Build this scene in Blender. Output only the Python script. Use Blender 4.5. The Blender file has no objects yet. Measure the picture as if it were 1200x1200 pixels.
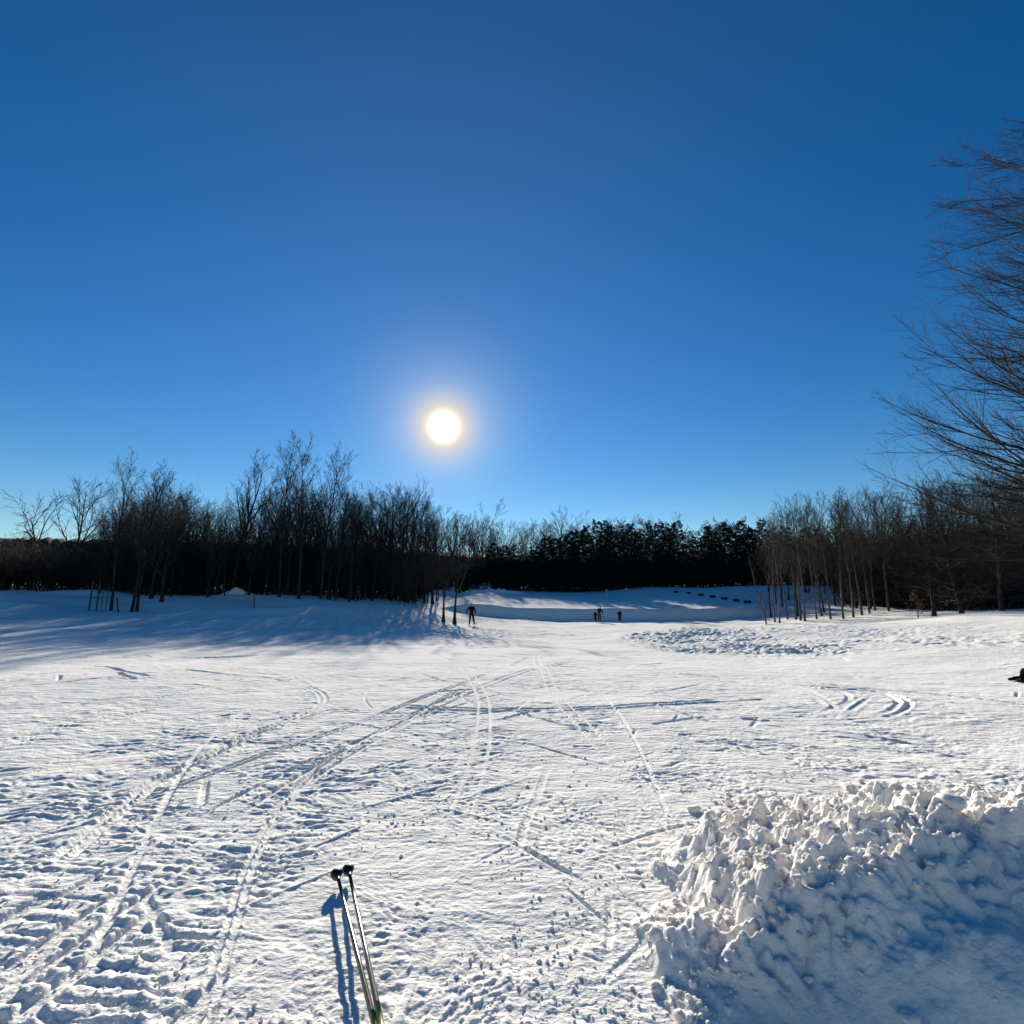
import bpy, bmesh, math, random
import numpy as np
from mathutils import Vector, Matrix

R = math.radians
scene = bpy.context.scene
COL = scene.collection
random.seed(7)

# ------------------------------------------------------------------ camera
PITCH = math.atan(95 / 600)
cam = bpy.data.cameras.new('camera')
cam.lens = 18.0
cam.sensor_width = 36.0
cam.clip_start = 0.05
cam.clip_end = 6000
camo = bpy.data.objects.new('camera', cam)
camo.location = (0, 0, 1.6)
camo.rotation_euler = (R(90) + PITCH, 0, 0)
COL.objects.link(camo)
scene.camera = camo

# ------------------------------------------------------------------ sky and sun
SUN_AZ, SUN_EL = R(-7.9), R(18.3)          # azimuth from +Y towards +X
SUNV = Vector((math.sin(SUN_AZ) * math.cos(SUN_EL), math.cos(SUN_AZ) * math.cos(SUN_EL), math.sin(SUN_EL)))
world = bpy.data.worlds.new('World')
scene.world = world
world.use_nodes = True
nt = world.node_tree
nt.nodes.clear()


def N(tree, kind, **kw):
    n = tree.nodes.new(kind)
    for k, v in kw.items():
        setattr(n, k, v)
    return n


sky = N(nt, 'ShaderNodeTexSky', sky_type='NISHITA', sun_disc=False)
sky.sun_elevation = SUN_EL
sky.sun_rotation = SUN_AZ
sky.altitude = 0
sky.air_density = 1.0
sky.dust_density = 0.0
sky.ozone_density = 3.0
hsv = N(nt, 'ShaderNodeHueSaturation')
hsv.inputs['Hue'].default_value = 0.504
hsv.inputs['Saturation'].default_value = 1.31
gam = N(nt, 'ShaderNodeGamma')
gam.inputs['Gamma'].default_value = 1.12
nt.links.new(sky.outputs[0], gam.inputs['Color'])
nt.links.new(gam.outputs[0], hsv.inputs['Color'])
bg = N(nt, 'ShaderNodeBackground')
bg.inputs['Strength'].default_value = 0.05
nt.links.new(hsv.outputs[0], bg.inputs['Color'])
# the sun itself and the bright air round it, as a function of the angle from the sun
tc = N(nt, 'ShaderNodeTexCoord')
dot = N(nt, 'ShaderNodeVectorMath', operation='DOT_PRODUCT')
nrm = N(nt, 'ShaderNodeVectorMath', operation='NORMALIZE')
nt.links.new(tc.outputs['Generated'], nrm.inputs[0])
nt.links.new(nrm.outputs[0], dot.inputs[0])
dot.inputs[1].default_value = SUNV
acos = N(nt, 'ShaderNodeMath', operation='ARCCOSINE', use_clamp=False)
nt.links.new(dot.outputs['Value'], acos.inputs[0])
deg = N(nt, 'ShaderNodeMath', operation='MULTIPLY')
nt.links.new(acos.outputs[0], deg.inputs[0])
deg.inputs[1].default_value = 180 / math.pi


def gauss(width, power, col, strength):
    """strength * exp(-(angle/width)^power) of one colour"""
    d = N(nt, 'ShaderNodeMath', operation='DIVIDE'); nt.links.new(deg.outputs[0], d.inputs[0]); d.inputs[1].default_value = width
    q = N(nt, 'ShaderNodeMath', operation='POWER'); nt.links.new(d.outputs[0], q.inputs[0]); q.inputs[1].default_value = power
    m = N(nt, 'ShaderNodeMath', operation='MULTIPLY'); nt.links.new(q.outputs[0], m.inputs[0]); m.inputs[1].default_value = -1
    e = N(nt, 'ShaderNodeMath', operation='EXPONENT'); nt.links.new(m.outputs[0], e.inputs[0])
    s = N(nt, 'ShaderNodeMath', operation='MULTIPLY'); nt.links.new(e.outputs[0], s.inputs[0]); s.inputs[1].default_value = strength
    b = N(nt, 'ShaderNodeBackground'); b.inputs['Color'].default_value = (*col, 1)
    nt.links.new(s.outputs[0], b.inputs['Strength'])
    return b


def veil(cur, width, power, col, amount):
    """bright warm air close round the sun takes the place of the blue"""
    d = N(nt, 'ShaderNodeMath', operation='DIVIDE'); nt.links.new(deg.outputs[0], d.inputs[0]); d.inputs[1].default_value = width
    q = N(nt, 'ShaderNodeMath', operation='POWER'); nt.links.new(d.outputs[0], q.inputs[0]); q.inputs[1].default_value = power
    m = N(nt, 'ShaderNodeMath', operation='MULTIPLY'); nt.links.new(q.outputs[0], m.inputs[0]); m.inputs[1].default_value = -1
    e = N(nt, 'ShaderNodeMath', operation='EXPONENT'); nt.links.new(m.outputs[0], e.inputs[0])
    f = N(nt, 'ShaderNodeMath', operation='MULTIPLY'); nt.links.new(e.outputs[0], f.inputs[0]); f.inputs[1].default_value = amount
    b = N(nt, 'ShaderNodeBackground'); b.inputs['Color'].default_value = (*col, 1)
    x = N(nt, 'ShaderNodeMixShader')
    nt.links.new(f.outputs[0], x.inputs[0]); nt.links.new(cur, x.inputs[1]); nt.links.new(b.outputs[0], x.inputs[2])
    return x.outputs[0]


def plus(cur, b):
    a = N(nt, 'ShaderNodeAddShader')
    nt.links.new(cur, a.inputs[0]); nt.links.new(b.outputs[0], a.inputs[1])
    return a.outputs[0]


cur = plus(bg.outputs[0], gauss(30, 1.5, (0.52, 0.62, 0.85), 0.085))
cur = veil(cur, 5.2, 1.5, (0.52, 0.58, 0.66), 0.55)
cur = veil(cur, 2.9, 2.2, (0.67, 0.52, 0.31), 0.95)
cur = plus(cur, gauss(1.18, 2.2, (1, 0.97, 0.85), 2.0))
wo = N(nt, 'ShaderNodeOutputWorld')
nt.links.new(cur, wo.inputs['Surface'])

sun = bpy.data.lights.new('sun', 'SUN')
sun.energy = 5.0
sun.angle = R(0.53)
sun.color = (1.0, 0.93, 0.79)
suno = bpy.data.objects.new('sun', sun)
suno.rotation_euler = (-SUNV).to_track_quat('-Z', 'Y').to_euler()
suno.location = SUNV * 100
COL.objects.link(suno)

scene.view_settings.view_transform = 'Standard'
scene.view_settings.look = 'None'
scene.view_settings.exposure = 0.62
scene.view_settings.gamma = 1.0
scene.render.engine = 'CYCLES'
scene.cycles.use_denoising = True
scene.cycles.max_bounces = 6
scene.cycles.diffuse_bounces = 3
scene.cycles.glossy_bounces = 2
scene.cycles.transparent_max_bounces = 4

# ------------------------------------------------------------------ helpers
CP, SP = math.cos(PITCH), math.sin(PITCH)


def ray(px, py):
    """direction (right, forward, up) seen at a point of the 1200 px photograph"""
    cx, cy = (px - 600) / 600, (600 - py) / 600
    return cx, CP - cy * SP, SP + cy * CP


def at(px, py, Y):
    r, f, u = ray(px, py)
    t = Y / f
    return Vector((r * t, Y, 1.6 + u * t))


def tag(o, label=None, cat=None, group=None, kind=None):
    if label: o['label'] = label
    if cat: o['category'] = cat
    if group: o['group'] = group
    if kind: o['kind'] = kind
    return o


def link(name, mesh, mats=None, parent=None):
    o = bpy.data.objects.new(name, mesh)
    COL.objects.link(o)
    if mats is not None and not len(mesh.materials):
        for m in (mats if isinstance(mats, (list, tuple)) else [mats]):
            mesh.materials.append(m)
    if parent is not None:
        o.parent = parent
    return o


def empty(name, loc, rz=0.0, scale=1.0):
    o = bpy.data.objects.new(name, None)
    o.empty_display_size = 0.3
    o.location = loc
    o.rotation_euler = (0, 0, rz)
    o.scale = (scale,) * 3 if not isinstance(scale, (tuple, list)) else scale
    COL.objects.link(o)
    return o


def np_mesh(name, verts, faces, smooth=True):
    """verts (n,3); faces (m,k) array, or a list of such arrays"""
    me = bpy.data.meshes.new(name)
    verts = np.asarray(verts, np.float32)
    fl = [np.asarray(f, np.int32) for f in (faces if isinstance(faces, list) else [faces]) if len(f)]
    me.vertices.add(len(verts))
    me.vertices.foreach_set('co', verts.ravel())
    loops = np.concatenate([f.ravel() for f in fl])
    sizes = np.concatenate([np.full(len(f), f.shape[1], np.int32) for f in fl])
    starts = np.concatenate([[0], np.cumsum(sizes)[:-1]]).astype(np.int32)
    me.loops.add(len(loops))
    me.loops.foreach_set('vertex_index', loops)
    me.polygons.add(len(sizes))
    me.polygons.foreach_set('loop_start', starts)
    me.polygons.foreach_set('loop_total', sizes)
    me.update(calc_edges=True)
    if smooth:
        me.polygons.foreach_set('use_smooth', np.ones(len(sizes), bool))
    return me


# ------------------------------------------------------------------ materials
def new_mat(name):
    m = bpy.data.materials.new(name)
    m.use_nodes = True
    t = m.node_tree
    return m, t, t.nodes['Principled BSDF']


def mat_noise(name, c1, c2, scale=5.0, rough=0.8, detail=4.0, bump=0.0, spec=0.3, metal=0.0, stretch=(1, 1, 1)):
    m, t, p = new_mat(name)
    tcn = N(t, 'ShaderNodeTexCoord')
    mp = N(t, 'ShaderNodeMapping'); mp.inputs['Scale'].default_value = stretch
    t.links.new(tcn.outputs['Object'], mp.inputs[0])
    nz = N(t, 'ShaderNodeTexNoise'); nz.inputs['Scale'].default_value = scale; nz.inputs['Detail'].default_value = detail
    t.links.new(mp.outputs[0], nz.inputs['Vector'])
    rp = N(t, 'ShaderNodeValToRGB')
    rp.color_ramp.elements[0].position = 0.35; rp.color_ramp.elements[0].color = (*c1, 1)
    rp.color_ramp.elements[1].position = 0.68; rp.color_ramp.elements[1].color = (*c2, 1)
    t.links.new(nz.outputs['Fac'], rp.inputs[0])
    t.links.new(rp.outputs[0], p.inputs['Base Color'])
    p.inputs['Roughness'].default_value = rough
    p.inputs['Specular IOR Level'].default_value = spec
    p.inputs['Metallic'].default_value = metal
    if bump:
        b = N(t, 'ShaderNodeBump'); b.inputs['Strength'].default_value = bump; b.inputs['Distance'].default_value = 0.02
        t.links.new(nz.outputs['Fac'], b.inputs['Height']); t.links.new(b.outputs[0], p.inputs['Normal'])
    return m


def snow_material(name='snow', mid=0.45, shade_tint=None):
    m, t, p = new_mat(name)
    geo = N(t, 'ShaderNodeNewGeometry')
    # fine grain: crystals and crumbs, plus wind-polished streaks that carry the relief on beyond the mesh
    n1 = N(t, 'ShaderNodeTexNoise'); n1.inputs['Scale'].default_value = 60; n1.inputs['Detail'].default_value = 3
    n2 = N(t, 'ShaderNodeTexNoise'); n2.inputs['Scale'].default_value = 3.2; n2.inputs['Detail'].default_value = 6; n2.inputs['Roughness'].default_value = 0.62
    mp = N(t, 'ShaderNodeMapping'); mp.inputs['Scale'].default_value = (0.45, 1.0, 1.0)
    t.links.new(geo.outputs['Position'], n1.inputs['Vector'])
    t.links.new(geo.outputs['Position'], mp.inputs[0])
    t.links.new(mp.outputs[0], n2.inputs['Vector'])
    b1 = N(t, 'ShaderNodeBump'); b1.inputs['Strength'].default_value = 0.4; b1.inputs['Distance'].default_value = 0.012
    b2 = N(t, 'ShaderNodeBump'); b2.inputs['Strength'].default_value = 0.35; b2.inputs['Distance'].default_value = 0.12
    n3 = N(t, 'ShaderNodeTexNoise'); n3.inputs['Scale'].default_value = 13; n3.inputs['Detail'].default_value = 4; n3.inputs['Roughness'].default_value = 0.6
    t.links.new(mp.outputs[0], n3.inputs['Vector'])
    b3 = N(t, 'ShaderNodeBump'); b3.inputs['Strength'].default_value = mid; b3.inputs['Distance'].default_value = 0.05
    t.links.new(n2.outputs['Fac'], b2.inputs['Height'])
    t.links.new(n3.outputs['Fac'], b3.inputs['Height'])
    t.links.new(n1.outputs['Fac'], b1.inputs['Height'])
    t.links.new(b2.outputs[0], b3.inputs['Normal'])
    t.links.new(b3.outputs[0], b1.inputs['Normal'])
    t.links.new(b1.outputs[0], p.inputs['Normal'])
    rp = N(t, 'ShaderNodeValToRGB')
    rp.color_ramp.elements[0].color = (0.855, 0.825, 0.77, 1); rp.color_ramp.elements[1].color = (0.905, 0.875, 0.82, 1)
    t.links.new(n2.outputs['Fac'], rp.inputs[0])
    col = rp.outputs[0]
    if shade_tint:                                           # brownish patches put into the colour to warm the bank's blue shade
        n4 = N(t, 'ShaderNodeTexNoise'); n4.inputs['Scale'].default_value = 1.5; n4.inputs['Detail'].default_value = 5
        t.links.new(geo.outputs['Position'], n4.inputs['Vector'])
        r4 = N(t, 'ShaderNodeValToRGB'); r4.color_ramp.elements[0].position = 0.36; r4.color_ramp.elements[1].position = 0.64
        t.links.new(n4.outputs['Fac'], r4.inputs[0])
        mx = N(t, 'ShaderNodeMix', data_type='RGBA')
        t.links.new(r4.outputs[0], mx.inputs[0]); t.links.new(col, mx.inputs[6]); mx.inputs[7].default_value = (*shade_tint, 1)
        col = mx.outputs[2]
    t.links.new(col, p.inputs['Base Color'])
    p.inputs['Roughness'].default_value = 0.75
    p.inputs['Specular IOR Level'].default_value = 0.0
    p.subsurface_method = 'RANDOM_WALK'
    p.inputs['Subsurface Weight'].default_value = 0.55
    p.inputs['Subsurface Radius'].default_value = (1.0, 0.95, 0.85)
    p.inputs['Subsurface Scale'].default_value = 0.014
    return m


SNOW = snow_material()
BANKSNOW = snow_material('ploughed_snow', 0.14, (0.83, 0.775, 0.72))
BARK = mat_noise('bark', (0.018, 0.015, 0.013), (0.042, 0.036, 0.031), 6, 0.9, bump=0.6, stretch=(1, 1, 0.25))
PALE_BARK = mat_noise('pale_bark', (0.055, 0.047, 0.040), (0.13, 0.115, 0.098), 5, 0.85, bump=0.5, stretch=(1, 1, 0.3))
TWIG = mat_noise('twig', (0.017, 0.015, 0.013), (0.036, 0.031, 0.027), 3, 0.85)
NEEDLE = mat_noise('needle', (0.010, 0.016, 0.009), (0.028, 0.040, 0.020), 2, 0.75)
DRYLEAF = mat_noise('dry_leaf', (0.20, 0.10, 0.04), (0.34, 0.19, 0.08), 6, 0.8)
HILLM = mat_noise('wooded_hill', (0.012, 0.012, 0.011), (0.026, 0.024, 0.020), 0.08, 0.95, detail=6)
BRUSH = mat_noise('brush', (0.013, 0.011, 0.010), (0.028, 0.024, 0.020), 2, 0.9)
WOOD = mat_noise('grey_wood', (0.06, 0.05, 0.042), (0.13, 0.11, 0.09), 8, 0.8, stretch=(1, 1, 0.2))
BLACKP = mat_noise('black_plastic', (0.012, 0.012, 0.013), (0.03, 0.03, 0.032), 20, 0.5)
RUBBER = mat_noise('rubber', (0.012, 0.012, 0.012), (0.028, 0.028, 0.028), 20, 0.8)


# ------------------------------------------------------------------ noise on arrays
def _h(ix, iy, seed):
    h = (ix.astype(np.uint32) * np.uint32(374761393) + iy.astype(np.uint32) * np.uint32(668265263) + np.uint32((seed * 1274126177) & 0xffffffff))
    h = (h ^ (h >> np.uint32(13))) * np.uint32(1274126177)
    return h ^ (h >> np.uint32(16))


_GA = np.linspace(0, 2 * np.pi, 256, endpoint=False)
_GX, _GY = np.cos(_GA).astype(np.float32), np.sin(_GA).astype(np.float32)


def perlin(x, y, seed=0):
    x = np.asarray(x, np.float32); y = np.asarray(y, np.float32)
    xi = np.floor(x).astype(np.int32); yi = np.floor(y).astype(np.int32)
    fx = x - xi; fy = y - yi
    u = fx * fx * fx * (fx * (fx * 6 - 15) + 10); v = fy * fy * fy * (fy * (fy * 6 - 15) + 10)

    def g(dx, dy):
        k = _h(xi + dx, yi + dy, seed) & np.uint32(255)
        return _GX[k] * (fx - dx) + _GY[k] * (fy - dy)
    a = g(0, 0); b = g(1, 0); c = g(0, 1); d = g(1, 1)
    return 1.5 * ((a + (b - a) * u) * (1 - v) + (c + (d - c) * u) * v)


def fbm(x, y, oct=4, seed=0, gain=0.5):
    s = np.zeros_like(np.asarray(x, np.float32)); a = 1.0; f = 1.0
    for k in range(oct):
        s += a * perlin(x * f + 17.3 * k, y * f - 9.1 * k, seed + k)
        a *= gain; f *= 2.03
    return s


def sstep(a, b, x):
    t = np.clip((x - a) / (b - a), 0, 1)
    return t * t * (3 - 2 * t)


# ------------------------------------------------------------------ terrain shape
def bank_step(X, Y):
    """the groomed trail's bank: a low step that faces the camera"""
    w = sstep(-9, -3, X) * (1 - sstep(22, 36, X))
    yb = 55.5 + 0.35 * np.sin(X * 0.22) + 0.05 * X
    return w * 1.15 * sstep(yb - 1.3, yb + 0.6, Y)


def LY(Y, px=0):
    """depth of things in and before the left wood"""
    k = 0.64 + 0.36 * min(1, max(0, (px - 400) / 110))
    return Y if Y < 30 else 30 + (Y - 30) * k


CPTS = []
for q in [(0, 0), (-3, 3), (3, 3), (0, 6), (-6, 5), (6, 6), (-10, 0), (10, 0), (0, -20), (-25, -10), (25, -10), (-60, -60), (60, -60), (0, -80)]:
    CPTS.append((q[0], q[1], 0.0))
for px, lst in {
    0: [(808, 8.8), (770, 14), (742, 22), (722, 33), (706, 46), (695, 60)],
    70: [(800, 9.5), (765, 15), (738, 24), (716, 38), (702, 50), (692, 60)],
    140: [(790, 10.5), (760, 16), (739, 27), (722, 45), (708, 54), (693, 62)],
    280: [(780, 12), (757, 19), (732, 32), (711, 47), (697, 58), (694, 66)],
    420: [(775, 14), (756, 21), (735, 33), (714, 47), (702, 58), (698, 66)],
    520: [(774, 14), (757, 21), (746, 32), (731, 44), (712, 55), (700, 70), (697, 82)],
    620: [(775, 13.5), (757, 20), (747, 32), (736, 43), (728, 53), (713.5, 57.5), (707.5, 63), (697, 84)],
    720: [(775, 13.5), (757, 20), (747, 31), (736.5, 43), (728, 53), (713.5, 57.5), (707.5, 63), (697, 84)],
    800: [(772, 16), (752, 21), (736, 27), (728, 53.5), (714, 58), (708, 63), (690, 86)],
    860: [(771, 17.5), (751, 21), (733.5, 27.5), (727, 53), (710, 64), (701, 74), (686.5, 85)],
    960: [(769, 17), (750, 21.5), (732, 28), (727, 47), (708, 62), (694, 76)],
    1050: [(765, 16), (745, 22), (726, 31), (722, 44), (709, 58)],
    1150: [(760, 15.5), (736, 22), (716.5, 32), (716, 42)],
    1220: [(795, 10), (742, 19), (716, 32), (713, 44)],
}.items():
    for py, Y in lst:
        Y = LY(Y, px)
        q = at(px, py, Y)
        CPTS.append((q.x, q.y, q.z))
for X, Y, z in [(4.0, 38, -1.25), (12, 40, -1.35), (18, 38, -1.2), (24, 38, -1.0),
                (-120, 60, 2.5), (-110, 100, 4), (-50, 110, 4), (0, 120, 3), (50, 120, 4), (110, 100, 4), (90, 50, 1), (60, 25, 0.5), (-60, 25, 0.8), (-100, 0, 1), (100, 0, 1),
                (0, 300, 3), (-250, 200, 3), (250, 200, 3), (-300, 0, 2), (300, 0, 2), (0, -300, 0), (-250, -200, 0), (250, -200, 0)]:
    CPTS.append((X, Y, z))
CPTS = np.array(CPTS)


def _tps_fit(P, lam=0.6):
    # the shape is solved in a log-stretched depth so that near and far points carry the same weight
    Q = P[:, :2] / 20.0
    d = np.hypot(Q[:, None, 0] - Q[None, :, 0], Q[:, None, 1] - Q[None, :, 1])
    K = d                                    # biharmonic-like linear kernel, stable and without overshoot
    n = len(P)
    A = np.zeros((n + 1, n + 1)); A[:n, :n] = K - np.eye(n) * 0.012; A[:n, n] = 1; A[n, :n] = 1
    b = np.zeros(n + 1); b[:n] = P[:, 2] - bank_step(P[:, 0], P[:, 1])
    return np.linalg.solve(A, b)


_W = _tps_fit(CPTS)


def ground_z(X, Y):
    X = np.asarray(X, np.float64); Y = np.asarray(Y, np.float64)
    sh = X.shape
    x = X.ravel() / 20; y = Y.ravel() / 20
    z = np.full(x.shape, _W[-1])
    for k in range(len(CPTS)):
        # softened distance: no cone points at the control points
        z += _W[k] * np.sqrt((x - CPTS[k, 0] / 20) ** 2 + (y - CPTS[k, 1] / 20) ** 2 + 0.012)
    z = z.reshape(sh) + bank_step(X, Y)
    return z


def gz(x, y):
    return float(ground_z(np.array([x]), np.array([y]))[0])


# ------------------------------------------------------------------ tracks in the snow: (points, half width, depth)
rng = np.random.default_rng(11)
TRACKS = []


def track(pts, hw=0.03, depth=0.018, gap=0.0):
    pts = np.array(pts, float)
    # resample through a smooth curve
    t = np.arange(len(pts)); tt = np.linspace(0, len(pts) - 1, (len(pts) - 1) * 6 + 1)
    i = np.clip(np.floor(tt).astype(int), 0, len(pts) - 2); f = (tt - i)[:, None]
    p0 = pts[np.clip(i - 1, 0, None)]; p1 = pts[i]; p2 = pts[i + 1]; p3 = pts[np.clip(i + 2, None, len(pts) - 1)]
    c = 0.5 * (2 * p1 + (p2 - p0) * f + (2 * p0 - 5 * p1 + 4 * p2 - p3) * f ** 2 + (3 * p1 - p0 - 3 * p2 + p3) * f ** 3)
    if len(pts) == 2:
        c = pts
    if gap:
        d = np.gradient(c, axis=0); d /= np.linalg.norm(d, axis=1)[:, None] + 1e-9
        nrm_ = np.stack([-d[:, 1], d[:, 0]], 1)
        TRACKS.append((c + nrm_ * gap / 2, hw, depth)); TRACKS.append((c - nrm_ * gap / 2, hw, depth))
    else:
        TRACKS.append((c, hw, depth))


track([(-1.12, 1.9), (-1.16, 2.2), (-1.28, 2.52), (-1.4, 2.88), (-1.57, 3.38), (-1.71, 3.97), (-1.75, 4.35), (-1.78, 5.05), (-1.62, 6.04), (-1.3, 7.2), (-0.9, 9)], 0.014, 0.012, 0.046)
track([(-2.71, 3.33), (-2.83, 3.77), (-2.92, 4.19), (-3.04, 4.73), (-2.99, 5.3), (-2.95, 6.22), (-2.83, 7.13), (-2.83, 8.0), (-3.27, 8.96), (-4.01, 9.81), (-4.84, 10.4), (-7, 11.2)], 0.03, 0.014, 0.08)
track([(0.02, 1.7), (0.02, 2.2), (0.02, 2.52), (0.02, 2.81)], 0.024, 0.010)
track([(0.05, 3.48), (0.08, 3.83), (0.2, 4.4), (0.32, 5.05)], 0.024, 0.010)
track([(-1.30, 2.0), (-1.24, 2.3), (-1.12, 2.75)], 0.035, 0.012)
track([(-0.98, 2.0), (-0.97, 2.35), (-1.02, 2.7)], 0.045, 0.010)
track([(-1.9, 2.1), (-1.84, 2.5), (-1.80, 3.0)], 0.04, 0.010)
track([(-2.6, 2.3), (-2.5, 2.7), (-2.46, 3.1)], 0.045, 0.010)
track([(-2.05, 2.2), (-2.15, 2.9)], 0.04, 0.008)
track([(4.6, 10.61), (5.13, 10.0), (5.6, 9.45), (6.16, 8.96), (5.99, 8.25), (5.66, 7.77), (5.09, 7.28), (4.47, 7.04), (3.75, 6.95), (2.9, 7.0)], 0.04, 0.012, 0.14)
track([(4.51, 10.4), (5.0, 9.9), (5.25, 9.63), (5.52, 8.96), (5.2, 8.25), (4.57, 7.65), (3.96, 7.13)], 0.045, 0.011)
track([(5.56, 8.45), (4.68, 7.54), (4.19, 7.04)], 0.04, 0.010, 0.12)
track([(3.4, 11.2), (5.12, 10.61), (6.06, 9.45), (6.92, 8.66), (7.6, 7.54), (8, 6.5)], 0.045, 0.014)
track([(-1.58, 7.65), (-0.47, 7.44), (0.72, 7.54), (1.71, 7.65), (2.55, 8.0), (4, 8.4)], 0.04, 0.007, 0.16)
for k in range(8):                                    # long faint runs, out and away over the field
    x0 = rng.uniform(-4.5, 4.0); y0 = rng.uniform(1.6, 5.0); hd = rng.normal(-0.05, 0.4); cv = rng.normal(0, 0.07)
    pts = []
    for q in range(9):
        pts.append((x0, y0)); x0 += math.sin(hd) * 1.6; y0 += math.cos(hd) * 1.6; hd += cv + rng.normal(0, 0.03)
    track(pts, rng.uniform(0.016, 0.026), rng.uniform(0.003, 0.006), rng.choice([0, 0.07, 0.16]))
for k in range(150):                                   # skating marks and crossing skis
    r = 1.9 * math.exp(rng.random() * 2.35)
    a = R(rng.uniform(-50, 50))
    c = np.array([r * math.sin(a), r * math.cos(a)])
    if r < 2.6 and abs(c[0] + 0.6) < 0.5:
        continue
    side = rng.choice([-1, 1])
    ang = rng.normal(0, 0.5) * 0.5 + side * rng.uniform(0.15, 1.1)
    ln = rng.uniform(0.25, 0.9) * (0.7 + r / 6)
    d = np.array([math.sin(ang), math.cos(ang)]) * ln / 2
    bend = np.array([d[1], -d[0]]) * rng.normal(0, 0.05)
    track([c - d, c + bend, c + d], rng.uniform(0.008, 0.021) * (0.7 + r / 7), rng.uniform(0.0015, 0.005) * (0.8 + r / 10))


def relief(X, Y, res):
    """snow surface relief in metres; res = local mesh spacing, wavelengths the mesh cannot carry are dropped"""
    r = np.hypot(X, Y)
    n_big = fbm(X * 0.33, Y * 0.33, 3, 3)
    churn = sstep(-0.35, 0.45, fbm(X * 0.8 + 4, Y * 0.8, 3, 21) + 0.15)          # patches of broken snow between smoother glide strips
    churn = 0.35 + 0.65 * churn
    near = 1 - sstep(5, 14, r)
    # domain warp gives the lumps torn edges
    wx = perlin(X * 2.1, Y * 2.1, 51) * 0.14; wy = perlin(X * 2.1 + 31, Y * 2.1, 52) * 0.14

    def lay(f, amp, seed, sx=1.0, sy=1.0, billow=True):
        keep = 1 - sstep(0.18, 0.42, res * f * max(sx, sy))
        n = perlin((X + wx) * f * sx, (Y + wy) * f * sy, seed)
        n = (np.abs(n) * 2 - 0.55) if billow else n
        return n * amp * keep
    z = 0.04 * n_big
    # trampled, knobbly snow near the camera
    z1 = lay(3.4, 0.004, 61) + lay(7.5, 0.008, 62, billow=False) + lay(13, 0.0090, 63) + lay(24, 0.0075, 64, billow=False) + lay(42, 0.0050, 65) + lay(80, 0.0026, 66)
    # ridges across the view, left by the groomer, on the left and further out
    left = 1 - sstep(-1.7, -0.7, X)
    chat = lay(5.5, 0.014, 71, 0.45, 1.9) + lay(9.5, 0.010, 72, 0.4, 1.7)
    streak = lay(1.6, 0.007, 73, 0.45, 1.5) + lay(3.3, 0.009, 74, 0.45, 1.4) + lay(6.5, 0.011, 75, 0.45, 1.3) + lay(12, 0.009, 76, 0.5, 1.2)
    z += 0.66 * churn * z1 * (0.55 + 0.45 * near) + (0.12 + 0.42 * left) * churn * chat * near + 0.62 * sstep(2.5, 7, r) * streak * churn
    # ribs pressed across the way by tracked machines, lower left
    band = sstep(-2.9, -2.3, X) * (1 - sstep(-1.45, -1.15, X)) * sstep(1.7, 2.0, Y) * (1 - sstep(3.3, 4.4, Y))
    ph = (Y + 0.10 * X + 0.035 * perlin(X * 2.2, Y * 2.2, 95)) / 0.088
    ribs = (np.abs(np.sin(np.pi * ph)) ** 0.7 - 0.6) * sstep(-0.25, 0.25, perlin(X * 3.2, Y * 6.5, 96) + 0.12)
    z += band * 0.017 * ribs * (1 - sstep(0.02, 0.035, res))
    # rutted slope on the right-hand side, facing the camera
    mog = sstep(4.0, 7.0, X) * (1 - sstep(17, 24, X)) * sstep(15.5, 18.5, Y + 0.06 * X) * (1 - sstep(27, 31, Y))
    mog = mog * (1 - 0.55 * sstep(9, 12, X)) * (0.35 + 0.65 * sstep(-0.3, 0.3, fbm(X * 0.35, Y * 0.5, 3, 88) + 0.1))
    z += 1.35 * mog * (lay(1.5, 0.05, 81, 0.8, 1.0) + lay(2.9, 0.055, 82) + lay(5.2, 0.045, 83) + lay(9, 0.025, 87))
    # trampled patch round the two trunks and skier
    pat = np.exp(-((X + 5) / 9) ** 2 - ((Y - 35) / 7) ** 2)
    z += pat * (lay(0.9, 0.12, 84) + lay(2.0, 0.06, 85))
    # low rolling mounds in front of the left wood
    z += 0.30 * sstep(6, 14, -X) * perlin(X * 0.16, Y * 0.22, 93) * sstep(24, 32, Y) * (1 - sstep(48, 58, Y))
    # long low drifts
    z += (0.10 * perlin(X * 0.12, Y * 0.16, 91) + 0.05 * perlin(X * 0.3, Y * 0.42, 92)) * sstep(10, 26, r)
    return z


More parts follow.
